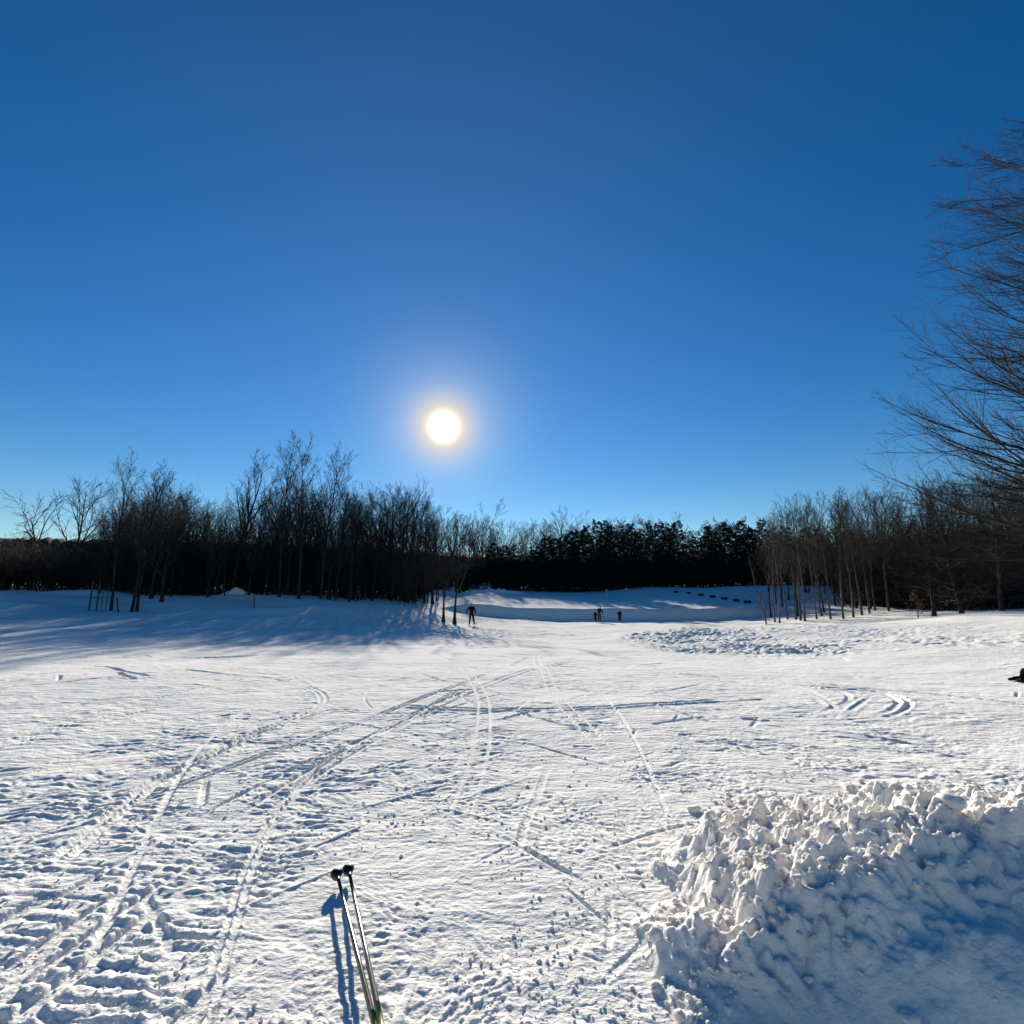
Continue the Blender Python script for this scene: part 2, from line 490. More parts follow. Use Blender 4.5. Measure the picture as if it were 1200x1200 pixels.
def carve(X, Y, z, base):
    """press the tracks into the relief"""
    for c, hw, depth in TRACKS:
        lo = c.min(0) - hw * 4; hi = c.max(0) + hw * 4
        sel = np.nonzero((X > lo[0]) & (X < hi[0]) & (Y > lo[1]) & (Y < hi[1]))[0]
        if not len(sel):
            continue
        x = X[sel]; y = Y[sel]; best = np.full(len(sel), 9e9)
        for k in range(len(c) - 1):
            a = c[k]; d = c[k + 1] - a; L2 = d @ d + 1e-12
            t = np.clip(((x - a[0]) * d[0] + (y - a[1]) * d[1]) / L2, 0, 1)
            best = np.minimum(best, (x - a[0] - t * d[0]) ** 2 + (y - a[1] - t * d[1]) ** 2)
        q = np.sqrt(best) / hw
        e0 = np.minimum(np.hypot(x - c[0][0], y - c[0][1]), np.hypot(x - c[-1][0], y - c[-1][1]))
        fade = sstep(0.0, 0.22, e0)
        inn = (1 - sstep(0.6, 1.3, q)) * fade
        lip = np.exp(-((q - 1.7) / 0.55) ** 2)
        z[sel] = z[sel] * (1 - 0.85 * inn) - depth * inn + depth * 0.45 * fade * lip * (1 - inn)
    return z


# ------------------------------------------------------------------ the ground: one sheet, fine near the camera, out to the horizon
def build_ground():
    fine = np.deg2rad(np.linspace(-52, 52, 1150))
    rest = np.deg2rad(np.concatenate([np.linspace(52, 308, 130)[1:-1]]))
    th = np.concatenate([fine, rest])
    rs = [0.9]
    while rs[-1] < 5000:
        r = rs[-1]
        k = 0.0022 if r < 8 else (0.0028 if r < 34 else (0.006 if r < 70 else (0.012 if r < 120 else 0.06)))
        if r < 1.7: k = 0.01
        rs.append(r * (1 + k))
    rs = np.array(rs)
    RR, TT = np.meshgrid(rs, th, indexing='ij')
    X = (RR * np.sin(TT)).ravel(); Y = (RR * np.cos(TT)).ravel()
    base = ground_z(X, Y)
    res = np.maximum(RR * np.interp(RR, [8, 34, 70, 120], [0.0024, 0.003, 0.006, 0.012]), 0.0035).ravel()
    far = sstep(140, 400, RR.ravel())
    z = relief(X.astype(np.float32), Y.astype(np.float32), res)
    # forest floor and far away: keep calm
    z = carve(X, Y, z.astype(np.float64), base) * (1 - far)
    base = base * (1 - sstep(500, 2500, RR.ravel()))
    nr, ntt = len(rs), len(th)
    V = np.stack([X, Y, base + z], 1)
    V = np.concatenate([V, [[0, 0, gz(0, 0)]]])
    i = np.arange(nr - 1)[:, None] * ntt; j = np.arange(ntt)[None, :]; j2 = (j + 1) % ntt
    quads = np.stack([i + j, i + ntt + j, i + ntt + j2, i + j2], -1).reshape(-1, 4)[:, ::-1]
    ctr = len(V) - 1
    tris = np.stack([np.arange(ntt), (np.arange(ntt) + 1) % ntt, np.full(ntt, ctr)], 1)[:, ::-1]
    me = np_mesh('ground', V, [quads, tris])
    o = link('ground', me, SNOW)
    tag(o, kind='structure')
    return o


build_ground()


# ------------------------------------------------------------------ wooded hills behind everything
def build_hills():
    az = np.deg2rad(np.linspace(-100, 100, 1200))
    px = 600 + 600 * np.tan(np.clip(az, -1.2, 1.2)) * 0.98
    # skyline height as elevation angle, from the photograph's left edge towards the right
    yk = np.interp(px, [-900, 0, 60, 140, 300, 450, 600, 900, 1200, 2000], [632, 627, 628, 633, 640, 646, 655, 660, 652, 650])
    verts = []; n = len(az)
    prof = [(0.80, -0.4), (0.86, 0.25), (0.92, 0.6), (0.97, 0.88), (1.0, 1.0), (1.06, 0.9), (1.25, 0.2), (1.3, -0.2)]
    for fr, hh in prof:
        dist = 300 * fr + 25 * np.sin(az * 5)
        X = dist * np.sin(az); Y = dist * np.cos(az)
        top = (695 - yk) / 600 * 300 * np.cos(np.clip(az, -0.9, 0.9)) ** 1.0
        rough = 1.1 * fbm(az * 90, az * 0 + fr * 7, 4, 5, 0.65)
        z = 1.6 + top * hh + np.where(hh > 0.5, rough, 0)
        verts.append(np.stack([X, Y, z], 1))
    V = np.concatenate(verts)
    m = len(prof)
    i = np.arange(m - 1)[:, None] * n; j = np.arange(n - 1)[None, :]
    q = np.stack([i + j, i + j + 1, i + n + j + 1, i + n + j], -1).reshape(-1, 4)
    tag(link('hills', np_mesh('hills', V, q), HILLM), kind='structure')


build_hills()

# ------------------------------------------------------------------ snow bank, bottom right
CREST = np.array([(0.55, 1.6, 0.0), (0.68, 2.02, 0.012), (0.80, 2.24, 0.06), (0.93, 2.36, 0.15), (1.10, 2.40, 0.27), (1.33, 2.43, 0.40), (1.68, 2.47, 0.50), (2.02, 2.50, 0.56), (2.22, 2.42, 0.62), (2.9, 2.30, 0.70), (3.8, 2.0, 0.66), (4.9, 1.7, 0.45), (5.8, 1.5, 0.1)])


def bank_shape(X, Y):
    best = np.full(X.shape, 9e9); zc = np.zeros(X.shape); sgn = np.zeros(X.shape)
    for k in range(len(CREST) - 1):
        a = CREST[k]; b = CREST[k + 1]; d = b[:2] - a[:2]; L2 = d @ d
        t = np.clip(((X - a[0]) * d[0] + (Y - a[1]) * d[1]) / L2, 0, 1)
        ex = X - a[0] - t * d[0]; ey = Y - a[1] - t * d[1]
        q = ex * ex + ey * ey
        m = q < best
        best = np.where(m, q, best); zc = np.where(m, a[2] + t * (b[2] - a[2]), zc)
        sgn = np.where(m, np.sign(d[0] * ey - d[1] * ex), sgn)
    dist = np.sqrt(best)
    back = zc * (1 - 0.72 * sstep(0.0, 1.5, dist)) * (1 - sstep(0.02 + 1.7 * zc, 0.12 + 4.0 * zc, dist))
    front = zc - np.minimum(dist * 0.62 + 0.25 * np.maximum(0, dist - 0.5), 2)
    return np.where(sgn >= 0, back, front), dist * sgn, zc


def bank_height(X, Y):
    wx = 0.10 * fbm(X * 1.7, Y * 1.7, 3, 141); wy = 0.10 * fbm(X * 1.7 + 9, Y * 1.7, 3, 142)
    s, sd, zc = bank_shape(X + wx, Y + wy)
    x = X.astype(np.float32); y = Y.astype(np.float32)
    ww = 0.05 * perlin(x * 4, y * 4, 150); wv = 0.05 * perlin(x * 4 + 3, y * 4, 151)
    lump = (np.abs(perlin((x + ww) * 3.1, (y + wv) * 3.1, 152)) * 2 - 0.35) * 0.075
    lump += (np.abs(perlin((x + ww) * 6.7, (y + wv) * 6.7, 153)) * 2 - 0.4) * 0.050
    lump += (np.abs(perlin((x + ww) * 13, (y + wv) * 13, 154)) * 2 - 0.4) * 0.034
    fine = (np.abs(perlin(x * 24, y * 24, 155)) * 2 - 0.5) * 0.014 + perlin(x * 50, y * 50, 156) * 0.005
    # the pushed face is smoother, with gouges running down to the right
    face = 0.075 * perlin((x * 0.8 + y * 0.6) * 2.6, (x * -0.6 + y * 0.8) * 0.9, 160) + 0.030 * perlin((x * 0.8 + y * 0.6) * 6, (x * -0.6 + y * 0.8) * 2.2, 161) + 0.006 * fbm(x * 9, y * 9, 3, 163)
    wback = sstep(-0.40, 0.0, sd + 0.12 * perlin(x * 3, y * 3, 170))
    amp = np.clip(s * 4.5, 0, 1)
    return s + amp * (lump * (0.10 + 0.90 * wback) + fine * (0.35 + 0.65 * wback) + face * (1 - wback)), sd


def clod_variants(n=7, sub=3):
    out = []
    bm = bmesh.new(); bmesh.ops.create_icosphere(bm, subdivisions=sub, radius=1.0)
    base = np.array([v.co for v in bm.verts]); fc = np.array([[v.index for v in f.verts] for f in bm.faces]); bm.free()
    for k in range(n):
        d = 1 + 0.34 * perlin(base[:, 0] * 1.1 + base[:, 2] * 0.7 + 5 * k, base[:, 1] * 1.1 - base[:, 2] * 0.9 + k, 200 + k) \
            + 0.30 * (np.abs(perlin(base[:, 0] * 2.1 + base[:, 2] * 1.5, base[:, 1] * 2.1 - base[:, 2] * 1.9 + 3 * k, 220 + k)) * 2 - 0.5) \
            + 0.13 * perlin(base[:, 0] * 5 + base[:, 2] * 3.5, base[:, 1] * 5 - base[:, 2] * 4.1 + 3 * k, 240 + k)
        out.append((base * d[:, None] * np.array([1.0, 0.85, 0.68]), fc))
    return out


CLODS = clod_variants()
CRUMBS = clod_variants(7, 2)


def clods_mesh(name, pts, sizes, seed, CLODS=CLODS):
    g = np.random.default_rng(seed); V = []; F = []; off = 0
    for p, s in zip(pts, sizes):
        v, f = CLODS[g.integers(len(CLODS))]
        a = g.uniform(0, 6.28); b = g.normal(0, 0.35)
        ca, sa, cb, sb = math.cos(a), math.sin(a), math.cos(b), math.sin(b)
        M = np.array([[ca, -sa, 0], [sa, ca, 0], [0, 0, 1]]) @ np.array([[1, 0, 0], [0, cb, -sb], [0, sb, cb]])
        V.append(v @ M.T * s * g.uniform(0.8, 1.2, 3) + p); F.append(f + off); off += len(v)
    return np_mesh(name, np.concatenate(V), np.concatenate(F))


def build_bank():
    gx = np.arange(0.2, 6.0, 0.0085); gy = np.arange(1.0, 5.2, 0.0085)
    GX, GY = np.meshgrid(gx, gy, indexing='ij')
    h, sd = bank_height(GX.ravel(), GY.ravel())
    gzv = ground_z(GX.ravel(), GY.ravel())
    z = gzv + h - 0.025
    edge = np.minimum.reduce([GX.ravel() - 0.2, 6.0 - GX.ravel(), GY.ravel() - 1.0, 5.2 - GY.ravel()])
    z -= 0.10 * (1 - sstep(0, 0.15, edge))
    keep = h > 0.004
    V = np.stack([GX.ravel(), GY.ravel(), z], 1)
    nx, ny = len(gx), len(gy)
    i = np.arange(nx - 1)[:, None] * ny; j = np.arange(ny - 1)[None, :]
    q = np.stack([i + j, i + ny + j, i + ny + j + 1, i + j + 1], -1).reshape(-1, 4)
    q = q[keep[q].any(1)]
    used = np.unique(q); mp = np.full(len(V), -1); mp[used] = np.arange(len(used))
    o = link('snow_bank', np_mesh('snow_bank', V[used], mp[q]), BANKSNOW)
    tag(o, 'ploughed bank of lumpy snow with a shaded face, beside the ski poles', 'snow bank')
    # loose clods lying on and in it
    g = np.random.default_rng(5); P = []; S = []
    while len(P) < 650:
        x, y = g.uniform(0.3, 4.6), g.uniform(1.2, 4.7)
        hh, s_ = bank_height(np.array([x]), np.array([y]))
        if hh[0] < 0.02: continue
        if s_[0] < -0.12 and g.random() > 0.06: continue
        near_crest = math.exp(-((s_[0] - 0.12) / 0.35) ** 2)
        if g.random() > 0.30 + 0.7 * near_crest: continue
        sz = 0.010 + 0.016 * g.random() ** 2 + (0.035 * g.random() ** 2 if g.random() < 0.12 else 0)
        P.append((x, y, gz(x, y) + hh[0] - 0.02 + sz * 0.25)); S.append(sz)
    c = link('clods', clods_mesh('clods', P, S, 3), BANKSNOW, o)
    c['kind'] = 'stuff'
    n = 9000
    x = g.uniform(0.3, 4.4, n); y = g.uniform(1.5, 4.6, n)
    hh, sd_ = bank_height(x, y)
    k = (hh > 0.02) & ((sd_ > -0.05) | (g.random(n) < 0.10)) & (g.random(n) < 0.35 + 0.65 * np.exp(-((sd_ - 0.1) / 0.35) ** 2))
    x, y, hh = x[k], y[k], hh[k]
    s_ = 0.003 + 0.009 * g.random(len(x)) ** 2.2
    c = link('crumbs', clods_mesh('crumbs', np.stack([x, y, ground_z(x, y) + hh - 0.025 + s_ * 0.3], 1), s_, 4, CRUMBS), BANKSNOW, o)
    c['kind'] = 'stuff'


build_bank()


def build_field_crumbs():
    g = np.random.default_rng(8)
    n = 9000
    r = 1.5 * np.exp(g.random(n) ** 1.2 * 1.3); a = np.deg2rad(g.uniform(-49, 49, n))
    X = r * np.sin(a); Y = r * np.cos(a)
    dens = fbm(X * 0.9, Y * 0.9, 3, 21)
    k = (dens > -0.25 + 0.5 * g.random(n) - 0.2); X = X[k]; Y = Y[k]; r = r[k]
    z = ground_z(X, Y) + relief(X.astype(np.float32), Y.astype(np.float32), np.full(X.shape, 0.012))
    s = (0.003 + 0.008 * g.random(len(X)) ** 4) * (0.8 + r / 10)
    m = clods_mesh('snow_crumbs', np.stack([X, Y, z + s * 0.2], 1), s, 9, CRUMBS)
    tag(link('snow_crumbs', m, SNOW), 'loose crumbs of snow kicked up over the trampled field', 'snow', kind='stuff')


build_field_crumbs()


# ------------------------------------------------------------------ trees: everything grown level by level as arrays
def unit(a):
    return a / (np.linalg.norm(a, axis=-1, keepdims=True) + 1e-9)


def tubes(P, Rr, sides):
    """P (B,n,3), Rr (B,n) -> verts, quads"""
    B, n, _ = P.shape
    T = np.gradient(P, axis=1); T = unit(T)
    ref = np.where(np.abs(T[..., 2:3]) > 0.92, np.array([1.0, 0, 0]), np.array([0, 0, 1.0]))
    U = unit(np.cross(T, ref)); W = np.cross(T, U)
    a = np.linspace(0, 2 * np.pi, sides, endpoint=False)
    ring = U[:, :, None, :] * np.cos(a)[None, None, :, None] + W[:, :, None, :] * np.sin(a)[None, None, :, None]
    V = P[:, :, None, :] + ring * Rr[:, :, None, None]
    b = np.arange(B)[:, None, None] * n * sides; i = np.arange(n - 1)[None, :, None] * sides; j = np.arange(sides)[None, None, :]; j2 = (j + 1) % sides
    Q = np.stack([b + i + j, b + i + j2, b + i + sides + j2, b + i + sides + j], -1).reshape(-1, 4)
    return V.reshape(-1, 3), Q


class Acc:
    def __init__(s): s.V = []; s.F = []; s.n = 0

    def add(s, V, F):
        s.V.append(V); s.F.append(F + s.n); s.n += len(V)

    def mesh(s, name): return np_mesh(name, np.concatenate(s.V), [f for f in s.F])


def sprout(P, Rr, k, t0, t1, ang, ln, n, g, up=0.0, wob=0.065, rr=0.6, tip=0.3, taper_len=0.5, rmin=0.006, angj=0.15, flat=0.0, lenj=0.25):
    """k children on every polyline; ln = length relative to the parent's"""
    B, m, _ = P.shape
    seg = np.linalg.norm(np.diff(P, axis=1), axis=2).sum(1)
    t = t0 + (t1 - t0) * (np.arange(k)[None, :] + g.random((B, k))) / k
    x = t * (m - 1); i = np.clip(np.floor(x).astype(int), 0, m - 2); f = (x - i)[..., None]
    bi = np.arange(B)[:, None]
    p = P[bi, i] * (1 - f) + P[bi, i + 1] * f
    T = unit(P[bi, i + 1] - P[bi, i])
    rad = Rr[bi, i] * (1 - f[..., 0]) + Rr[bi, i + 1] * f[..., 0]
    ref = np.where(np.abs(T[..., 2:3]) > 0.92, np.array([1.0, 0, 0]), np.array([0, 0, 1.0]))
    U = unit(np.cross(T, ref)); W = np.cross(T, U)
    ph = np.arange(k)[None, :] * 2.4 + g.random((B, 1)) * 6.28 + g.normal(0, 0.5, (B, k))
    if flat:                                       # fan sideways rather than all round
        ph = np.where(g.random((B, k)) < flat, np.where(g.random((B, k)) < 0.5, 0, np.pi) + g.normal(0, 0.35, (B, k)), ph)
    a = ang + g.normal(0, angj, (B, k))
    d = T * np.cos(a)[..., None] + (U * np.cos(ph)[..., None] + W * np.sin(ph)[..., None]) * np.sin(a)[..., None]
    L = seg[:, None] * ln * (1 - taper_len * (t - t0) / max(1e-6, (t1 - t0))) * (1 + g.normal(0, lenj, (B, k))).clip(0.35, 1.8)
    d = d.reshape(-1, 3); L = L.reshape(-1); p = p.reshape(-1, 3); rad = rad.reshape(-1)
    out = np.zeros((B * k, n, 3)); out[:, 0] = p
    for q in range(1, n):
        d = unit(d + np.array([0, 0, up]) + g.normal(0, wob, d.shape))
        out[:, q] = out[:, q - 1] + d * (L / (n - 1))[:, None]
    r0 = np.maximum(rad * rr, rmin)
    fr = np.linspace(0, 1, n)[None, :]
    Ro = np.maximum(r0[:, None] * (1 - (1 - tip) * fr), rmin * 0.6)
    return out, Ro


def trunk_line(H, r, n, g, lean=0.0, wob=0.02, flare=1.5):
    P = np.zeros((1, n, 3)); d = np.array([math.sin(lean), 0, math.cos(lean)])
    for q in range(1, n):
        d = unit(d + g.normal(0, wob, 3) * np.array([1, 1, 0.2]) + np.array([0, 0, 0.03]))
        P[0, q] = P[0, q - 1] + d * H / (n - 1)
    fr = np.linspace(0, 1, n)
    Rr = r * (1 - 0.92 * fr ** 1.1); Rr[0] *= flare
    return P, Rr[None, :]


def grow(kind, seed):
    """returns (trunk mesh, crown mesh, height) for one kind of bare tree, about life size"""
    g = np.random.default_rng(seed)
    tr, cr = Acc(), Acc()
    if kind == 'upright':
        H = 15; P, Rr = trunk_line(H, 0.15, 16, g, wob=0.025, flare=1.25)
        tr.add(*tubes(P, Rr, 8))
        b1 = sprout(P, Rr, 34, 0.28, 0.985, 0.66, 0.30, 7, g, up=0.13, wob=0.07, rr=0.5, taper_len=0.5, rmin=0.018)
        b2 = sprout(*b1, 7, 0.22, 0.98, 0.55, 0.42, 5, g, up=0.08, rr=0.6, rmin=0.014)
        b3 = sprout(*b2, 5, 0.2, 1.0, 0.55, 0.45, 4, g, up=0.06, rr=0.7, rmin=0.010)
        b4 = sprout(*b3, 3, 0.3, 1.0, 0.5, 0.5, 3, g, up=0.06, rr=0.8, rmin=0.0075)
        lv = [(b1, 5), (b2, 4), (b3, 3), (b4, 3)]
    elif kind == 'broad':
        H = 14; P, Rr = trunk_line(H * 0.86, 0.22, 14, g, wob=0.03)
        tr.add(*tubes(P, Rr, 8))
        b1 = sprout(P, Rr, 15, 0.28, 0.96, 0.78, 0.50, 8, g, up=0.09, wob=0.09, rr=0.62, taper_len=0.5, rmin=0.025)
        b2 = sprout(*b1, 8, 0.25, 1.0, 0.62, 0.42, 6, g, up=0.05, rr=0.62, rmin=0.016)
        b3 = sprout(*b2, 6, 0.2, 1.0, 0.6, 0.42, 4, g, up=0.04, rr=0.7, rmin=0.011)
        b4 = sprout(*b3, 3, 0.25, 1.0, 0.55, 0.5, 3, g, up=0.02, rr=0.8, rmin=0.008)
        lv = [(b1, 6), (b2, 4), (b3, 3), (b4, 3)]
    elif kind == 'slim':                           # forest-grown: long stem, narrow brush of a crown
        H = 15; P, Rr = trunk_line(H, 0.115, 16, g, wob=0.03)
        tr.add(*tubes(P, Rr, 7))
        b1 = sprout(P, Rr, 26, 0.34, 0.985, 0.6, 0.24, 6, g, up=0.12, rr=0.55, taper_len=0.45, rmin=0.016)
        b2 = sprout(*b1, 6, 0.2, 1.0, 0.55, 0.45, 5, g, up=0.08, rr=0.65, rmin=0.012)
        b3 = sprout(*b2, 6, 0.2, 1.0, 0.55, 0.5, 4, g, up=0.06, rr=0.75, rmin=0.009)
        low = sprout(P, Rr, 14, 0.1, 0.45, 1.1, 0.12, 4, g, up=0.05, rr=0.25, rmin=0.010)
        lw2 = sprout(*low, 5, 0.2, 1.0, 0.6, 0.5, 3, g, rr=0.7, rmin=0.008)
        lv = [(b1, 5), (b2, 3), (b3, 3), (low, 3), (lw2, 3)]
    elif kind == 'forked':                         # several stems from one short bole
        H = 13; P, Rr = trunk_line(H * 0.42, 0.19, 7, g, wob=0.03)
        tr.add(*tubes(P, Rr, 8))
        b0 = sprout(P, Rr, 6, 0.55, 1.0, 0.42, 1.42, 9, g, up=0.07, wob=0.07, rr=0.8, tip=0.18, taper_len=0.0, rmin=0.03)
        b1 = sprout(*b0, 8, 0.2, 1.0, 0.6, 0.36, 6, g, up=0.07, rr=0.6, rmin=0.018)
        b2 = sprout(*b1, 6, 0.2, 1.0, 0.6, 0.42, 5, g, up=0.05, rr=0.65, rmin=0.013)
        b3 = sprout(*b2, 7, 0.2, 1.0, 0.6, 0.5, 4, g, up=0.06, rr=0.75, rmin=0.008)
        lv = [(b0, 6), (b1, 5), (b2, 4), (b3, 3)]
    elif kind == 'sweeping':                       # open-grown edge tree: long limbs that leave level and curve up
        H = 24; P, Rr = trunk_line(H, 0.42, 18, g, wob=0.015)
        tr.add(*tubes(P, Rr, 10))
        b1 = sprout(P, Rr, 128, 0.07, 0.98, 1.36, 0.56, 12, g, up=0.055, wob=0.06, rr=0.32, tip=0.12, taper_len=0.62, rmin=0.02, angj=0.12, lenj=0.12)
        b2 = sprout(*b1, 15, 0.20, 1.0, 0.5, 0.40, 7, g, up=0.045, wob=0.06, rr=0.55, rmin=0.010, flat=0.6, taper_len=0.55)
        b3 = sprout(*b2, 10, 0.15, 1.0, 0.5, 0.42, 5, g, up=0.05, wob=0.08, rr=0.6, rmin=0.0065, flat=0.4)
        b4 = sprout(*b3, 2, 0.3, 1.0, 0.5, 0.45, 3, g, up=0.05, rr=0.7, rmin=0.005)
        lv = [(b1, 6), (b2, 4), (b3, 3), (b4, 3)]
    elif kind == 'layered':                        # smaller edge tree with level sprays down to the ground
        H = 13; P, Rr = trunk_line(H, 0.11, 14, g, wob=0.025)
        tr.add(*tubes(P, Rr, 7))
        b1 = sprout(P, Rr, 60, 0.06, 0.97, 1.35, 0.36, 8, g, up=0.03, wob=0.07, rr=0.42, tip=0.15, taper_len=0.6, rmin=0.016)
        b2 = sprout(*b1, 8, 0.2, 1.0, 0.6, 0.42, 5, g, up=0.04, rr=0.55, rmin=0.010, flat=0.5)
        b3 = sprout(*b2, 6, 0.2, 1.0, 0.55, 0.45, 4, g, up=0.04, rr=0.7, rmin=0.008)
        lv = [(b1, 5), (b2, 3), (b3, 3)]
    elif kind == 'scrub':                          # leaning, twisted, open
        H = 8; P, Rr = trunk_line(H * 0.6, 0.13, 8, g, lean=-0.35, wob=0.06)
        tr.add(*tubes(P, Rr, 7))
        b1 = sprout(P, Rr, 10, 0.45, 1.0, 0.85, 0.55, 7, g, up=0.05, wob=0.14, rr=0.65, taper_len=0.2, rmin=0.018)
        b2 = sprout(*b1, 7, 0.2, 1.0, 0.7, 0.45, 5, g, wob=0.14, rr=0.65, rmin=0.012)
        b3 = sprout(*b2, 5, 0.2, 1.0, 0.65, 0.45, 4, g, wob=0.14, rr=0.7, rmin=0.009)
        lv = [(b1, 5), (b2, 3), (b3, 3)]
    elif kind == 'pole':                           # thin sapling with a wisp of twigs
        H = 9; P, Rr = trunk_line(H, 0.07, 12, g, lean=0.0, wob=0.04)
        tr.add(*tubes(P, Rr, 6))
        b1 = sprout(P, Rr, 16, 0.25, 0.98, 0.6, 0.18, 5, g, up=0.1, rr=0.5, rmin=0.010)
        b2 = sprout(*b1, 5, 0.2, 1.0, 0.6, 0.45, 4, g, up=0.05, rr=0.7, rmin=0.008)
        lv = [(b1, 4), (b2, 3)]
    for (p, r), s in lv:
        cr.add(*tubes(p, r, s))
    top = max(float(np.concatenate(cr.V)[:, 2].max()), float(P[0, -1, 2]))
    return tr.mesh('trunk'), cr.mesh('crown'), top


def grow_conifer(seed, pine=False):
    g = np.random.default_rng(seed)
    H = 14
    P, Rr = trunk_line(H, 0.2, 14, g, wob=0.012)
    tr = Acc(); tr.add(*tubes(P, Rr, 7))
    k = 110 if not pine else 70
    if pine:
        b1 = sprout(P, Rr, k, 0.22, 0.985, 1.15, 0.25, 6, g, up=0.05, rr=0.3, taper_len=0.45, rmin=0.015, lenj=0.35)
    else:
        b1 = sprout(P, Rr, k, 0.05, 0.985, 1.5, 0.27, 6, g, up=0.0, rr=0.3, taper_len=0.84, rmin=0.015, lenj=0.22)
    cr = Acc(); cr.add(*tubes(*b1, 3))
    b2 = sprout(*b1, 7, 0.2, 1.0, 0.75, 0.42, 4, g, up=0.02 if pine else -0.03, rr=0.6, rmin=0.008, flat=0.7)
    # needle sprays: small leaf-sized quads along the side shoots
    for (p, r), m in ((b1, 10), (b2, 9)):
        B, n, _ = p.shape
        t = (0.2 + 0.85 * g.random((B, m))).clip(0, 1) * (n - 1); i = np.clip(np.floor(t).astype(int), 0, n - 2); f = (t - i)[..., None]
        bi = np.arange(B)[:, None]
        c = (p[bi, i] * (1 - f) + p[bi, i + 1] * f).reshape(-1, 3)
        T = unit(p[bi, i + 1] - p[bi, i]).reshape(-1, 3)
        d = unit(T + g.normal(0, 0.55, T.shape) + np.array([0, 0, 0.15 if pine else -0.05]))
        side = unit(np.cross(d, g.normal(0, 1, d.shape)))
        L = g.uniform(0.16, 0.34, len(c))[:, None]; w = g.uniform(0.035, 0.075, len(c))[:, None]
        q = np.stack([c - side * w * 0.4, c + side * w * 0.4, c + d * L * 0.6 + side * w, c + d * L, c + d * L * 0.6 - side * w], 1)
        cr.add(q.reshape(-1, 3), np.arange(len(c) * 5).reshape(-1, 5))
    top = float(np.concatenate(cr.V)[:, 2].max())
    return tr.mesh('trunk'), cr.mesh('crown'), top


KINDS = {}
for nm, c in (('upright', 3), ('broad', 3), ('slim', 5), ('forked', 3), ('sweeping', 1), ('layered', 3), ('scrub', 2), ('pole', 3)):
    KINDS[nm] = [grow(nm, 100 + 7 * q + len(nm) * 31) for q in range(c)]
KINDS['spruce'] = [grow_conifer(40 + q) for q in range(3)]
KINDS['pine'] = [grow_conifer(60 + q, True) for q in range(3)]
_count = {}


def tree(name, kind, x, y, height, label, group=None, rz=None, bark=None, crown=None, lean=None, variant=None, spread=None, sink=0.12):
    """one tree: an Empty at its foot with trunk and crown; meshes are shared between trees of a kind"""
    v = KINDS[kind]
    idx = variant if variant is not None else _count.get(kind, 0) % len(v)
    _count[kind] = _count.get(kind, 0) + 1
    tm, cm, top = v[idx]
    s = height / top
    w = spread or s
    root = empty(name, (x, y, gz(x, y) - sink), rng.random() * 6.28 if rz is None else rz, (w, w, s))
    if lean:
        root.rotation_euler = (lean[0], lean[1], root.rotation_euler.z)
    bark = bark or BARK
    crown = crown or (NEEDLE if kind in ('spruce', 'pine') else TWIG)
    for nm, me, mt in (('trunk', tm, bark), ('crown', cm, crown)):
        if not len(me.materials):
            me.materials.append(mt)
        o = bpy.data.objects.new(nm, me)
        COL.objects.link(o)
        o.parent = root
        o.material_slots[0].link = 'OBJECT'
        o.material_slots[0].material = mt
    tag(root, label, 'tree', group)
    return root


def tree_px(name, kind, px, Y, ytop, label, pxtop=None, **kw):
    """tree whose foot stands at depth Y in the photograph's column px and whose top reaches row ytop"""
    if px < 540: Y = LY(Y, px)
    # column px at depth Y near the horizon
    r, f, u = ray(px, 700)
    x = r / f * Y
    z0 = gz(x, Y)
    r, f, u = ray(pxtop or px, ytop)
    ztop = 1.6 + u / f * Y
    if pxtop:
        dx = r / f * Y - x
        kw['lean'] = (0, math.atan2(dx, ztop - z0))
        kw.setdefault('rz', 0)
    return tree(name, kind, x, Y, ztop - z0 + 0.12, label, **kw)


# prominent trees of the left-hand wood
tree_px('bare_tree', 'scrub', 57, 74, 572, 'small crooked leafless tree leaning left over the dark ridge line', rz=0.2)
tree_px('bare_tree', 'broad', 81, 72, 552, 'round-crowned leafless tree right of the small crooked leaning one', spread=0.8)
tree_px('bare_tree', 'upright', 132, 45.5, 526, 'tall leafless tree with one dark trunk beside the thin wooden posts')
tree_px('bare_tree', 'upright', 156, 45, 545, 'leafless tree, straight left-hand stem of the close pair of trunks', spread=0.75)
tree_px('bare_tree', 'upright', 162, 45.6, 534, 'leafless tree leaning right, second stem of the close pair of trunks', pxtop=178)
tree_px('bare_tree', 'broad', 190, 53, 566, 'leafless tree whose single thick foot stands right of the close pair')
tree_px('bare_tree', 'forked', 243, 56, 585, 'leafless tree on the left side of the small snow hump at the wood edge')
tree_px('bare_tree', 'broad', 273, 60, 521, 'broad fan-crowned leafless tree standing alone above the wood')
tree_px('bare_tree', 'upright', 327, 57, 508, 'tallest of three narrow leafless trees, with a very fine top', spread=0.85)
tree_px('bare_tree', 'upright', 350, 56, 510, 'middle one of the three tall narrow leafless trees')
tree_px('bare_tree', 'upright', 376, 58, 512, 'tall leafless tree bending right, last of the three narrow ones', pxtop=386)
tree_px('bare_tree', 'broad', 458, 60, 560, 'leafless tree with a thick dark foot at the right part of the left wood')
tree_px('bare_tree', 'forked', 520, 44.5, 600, 'thin leafless tree left of the skier, with a small side stem', spread=0.75)
tree_px('bare_tree', 'forked', 533, 43.6, 582, 'leafless tree with the trunk nearest the skier')
# lone tree on the far skyline
tree_px('bare_tree', 'broad', 655, 104, 591, 'round leafless tree standing out above the far middle wood')

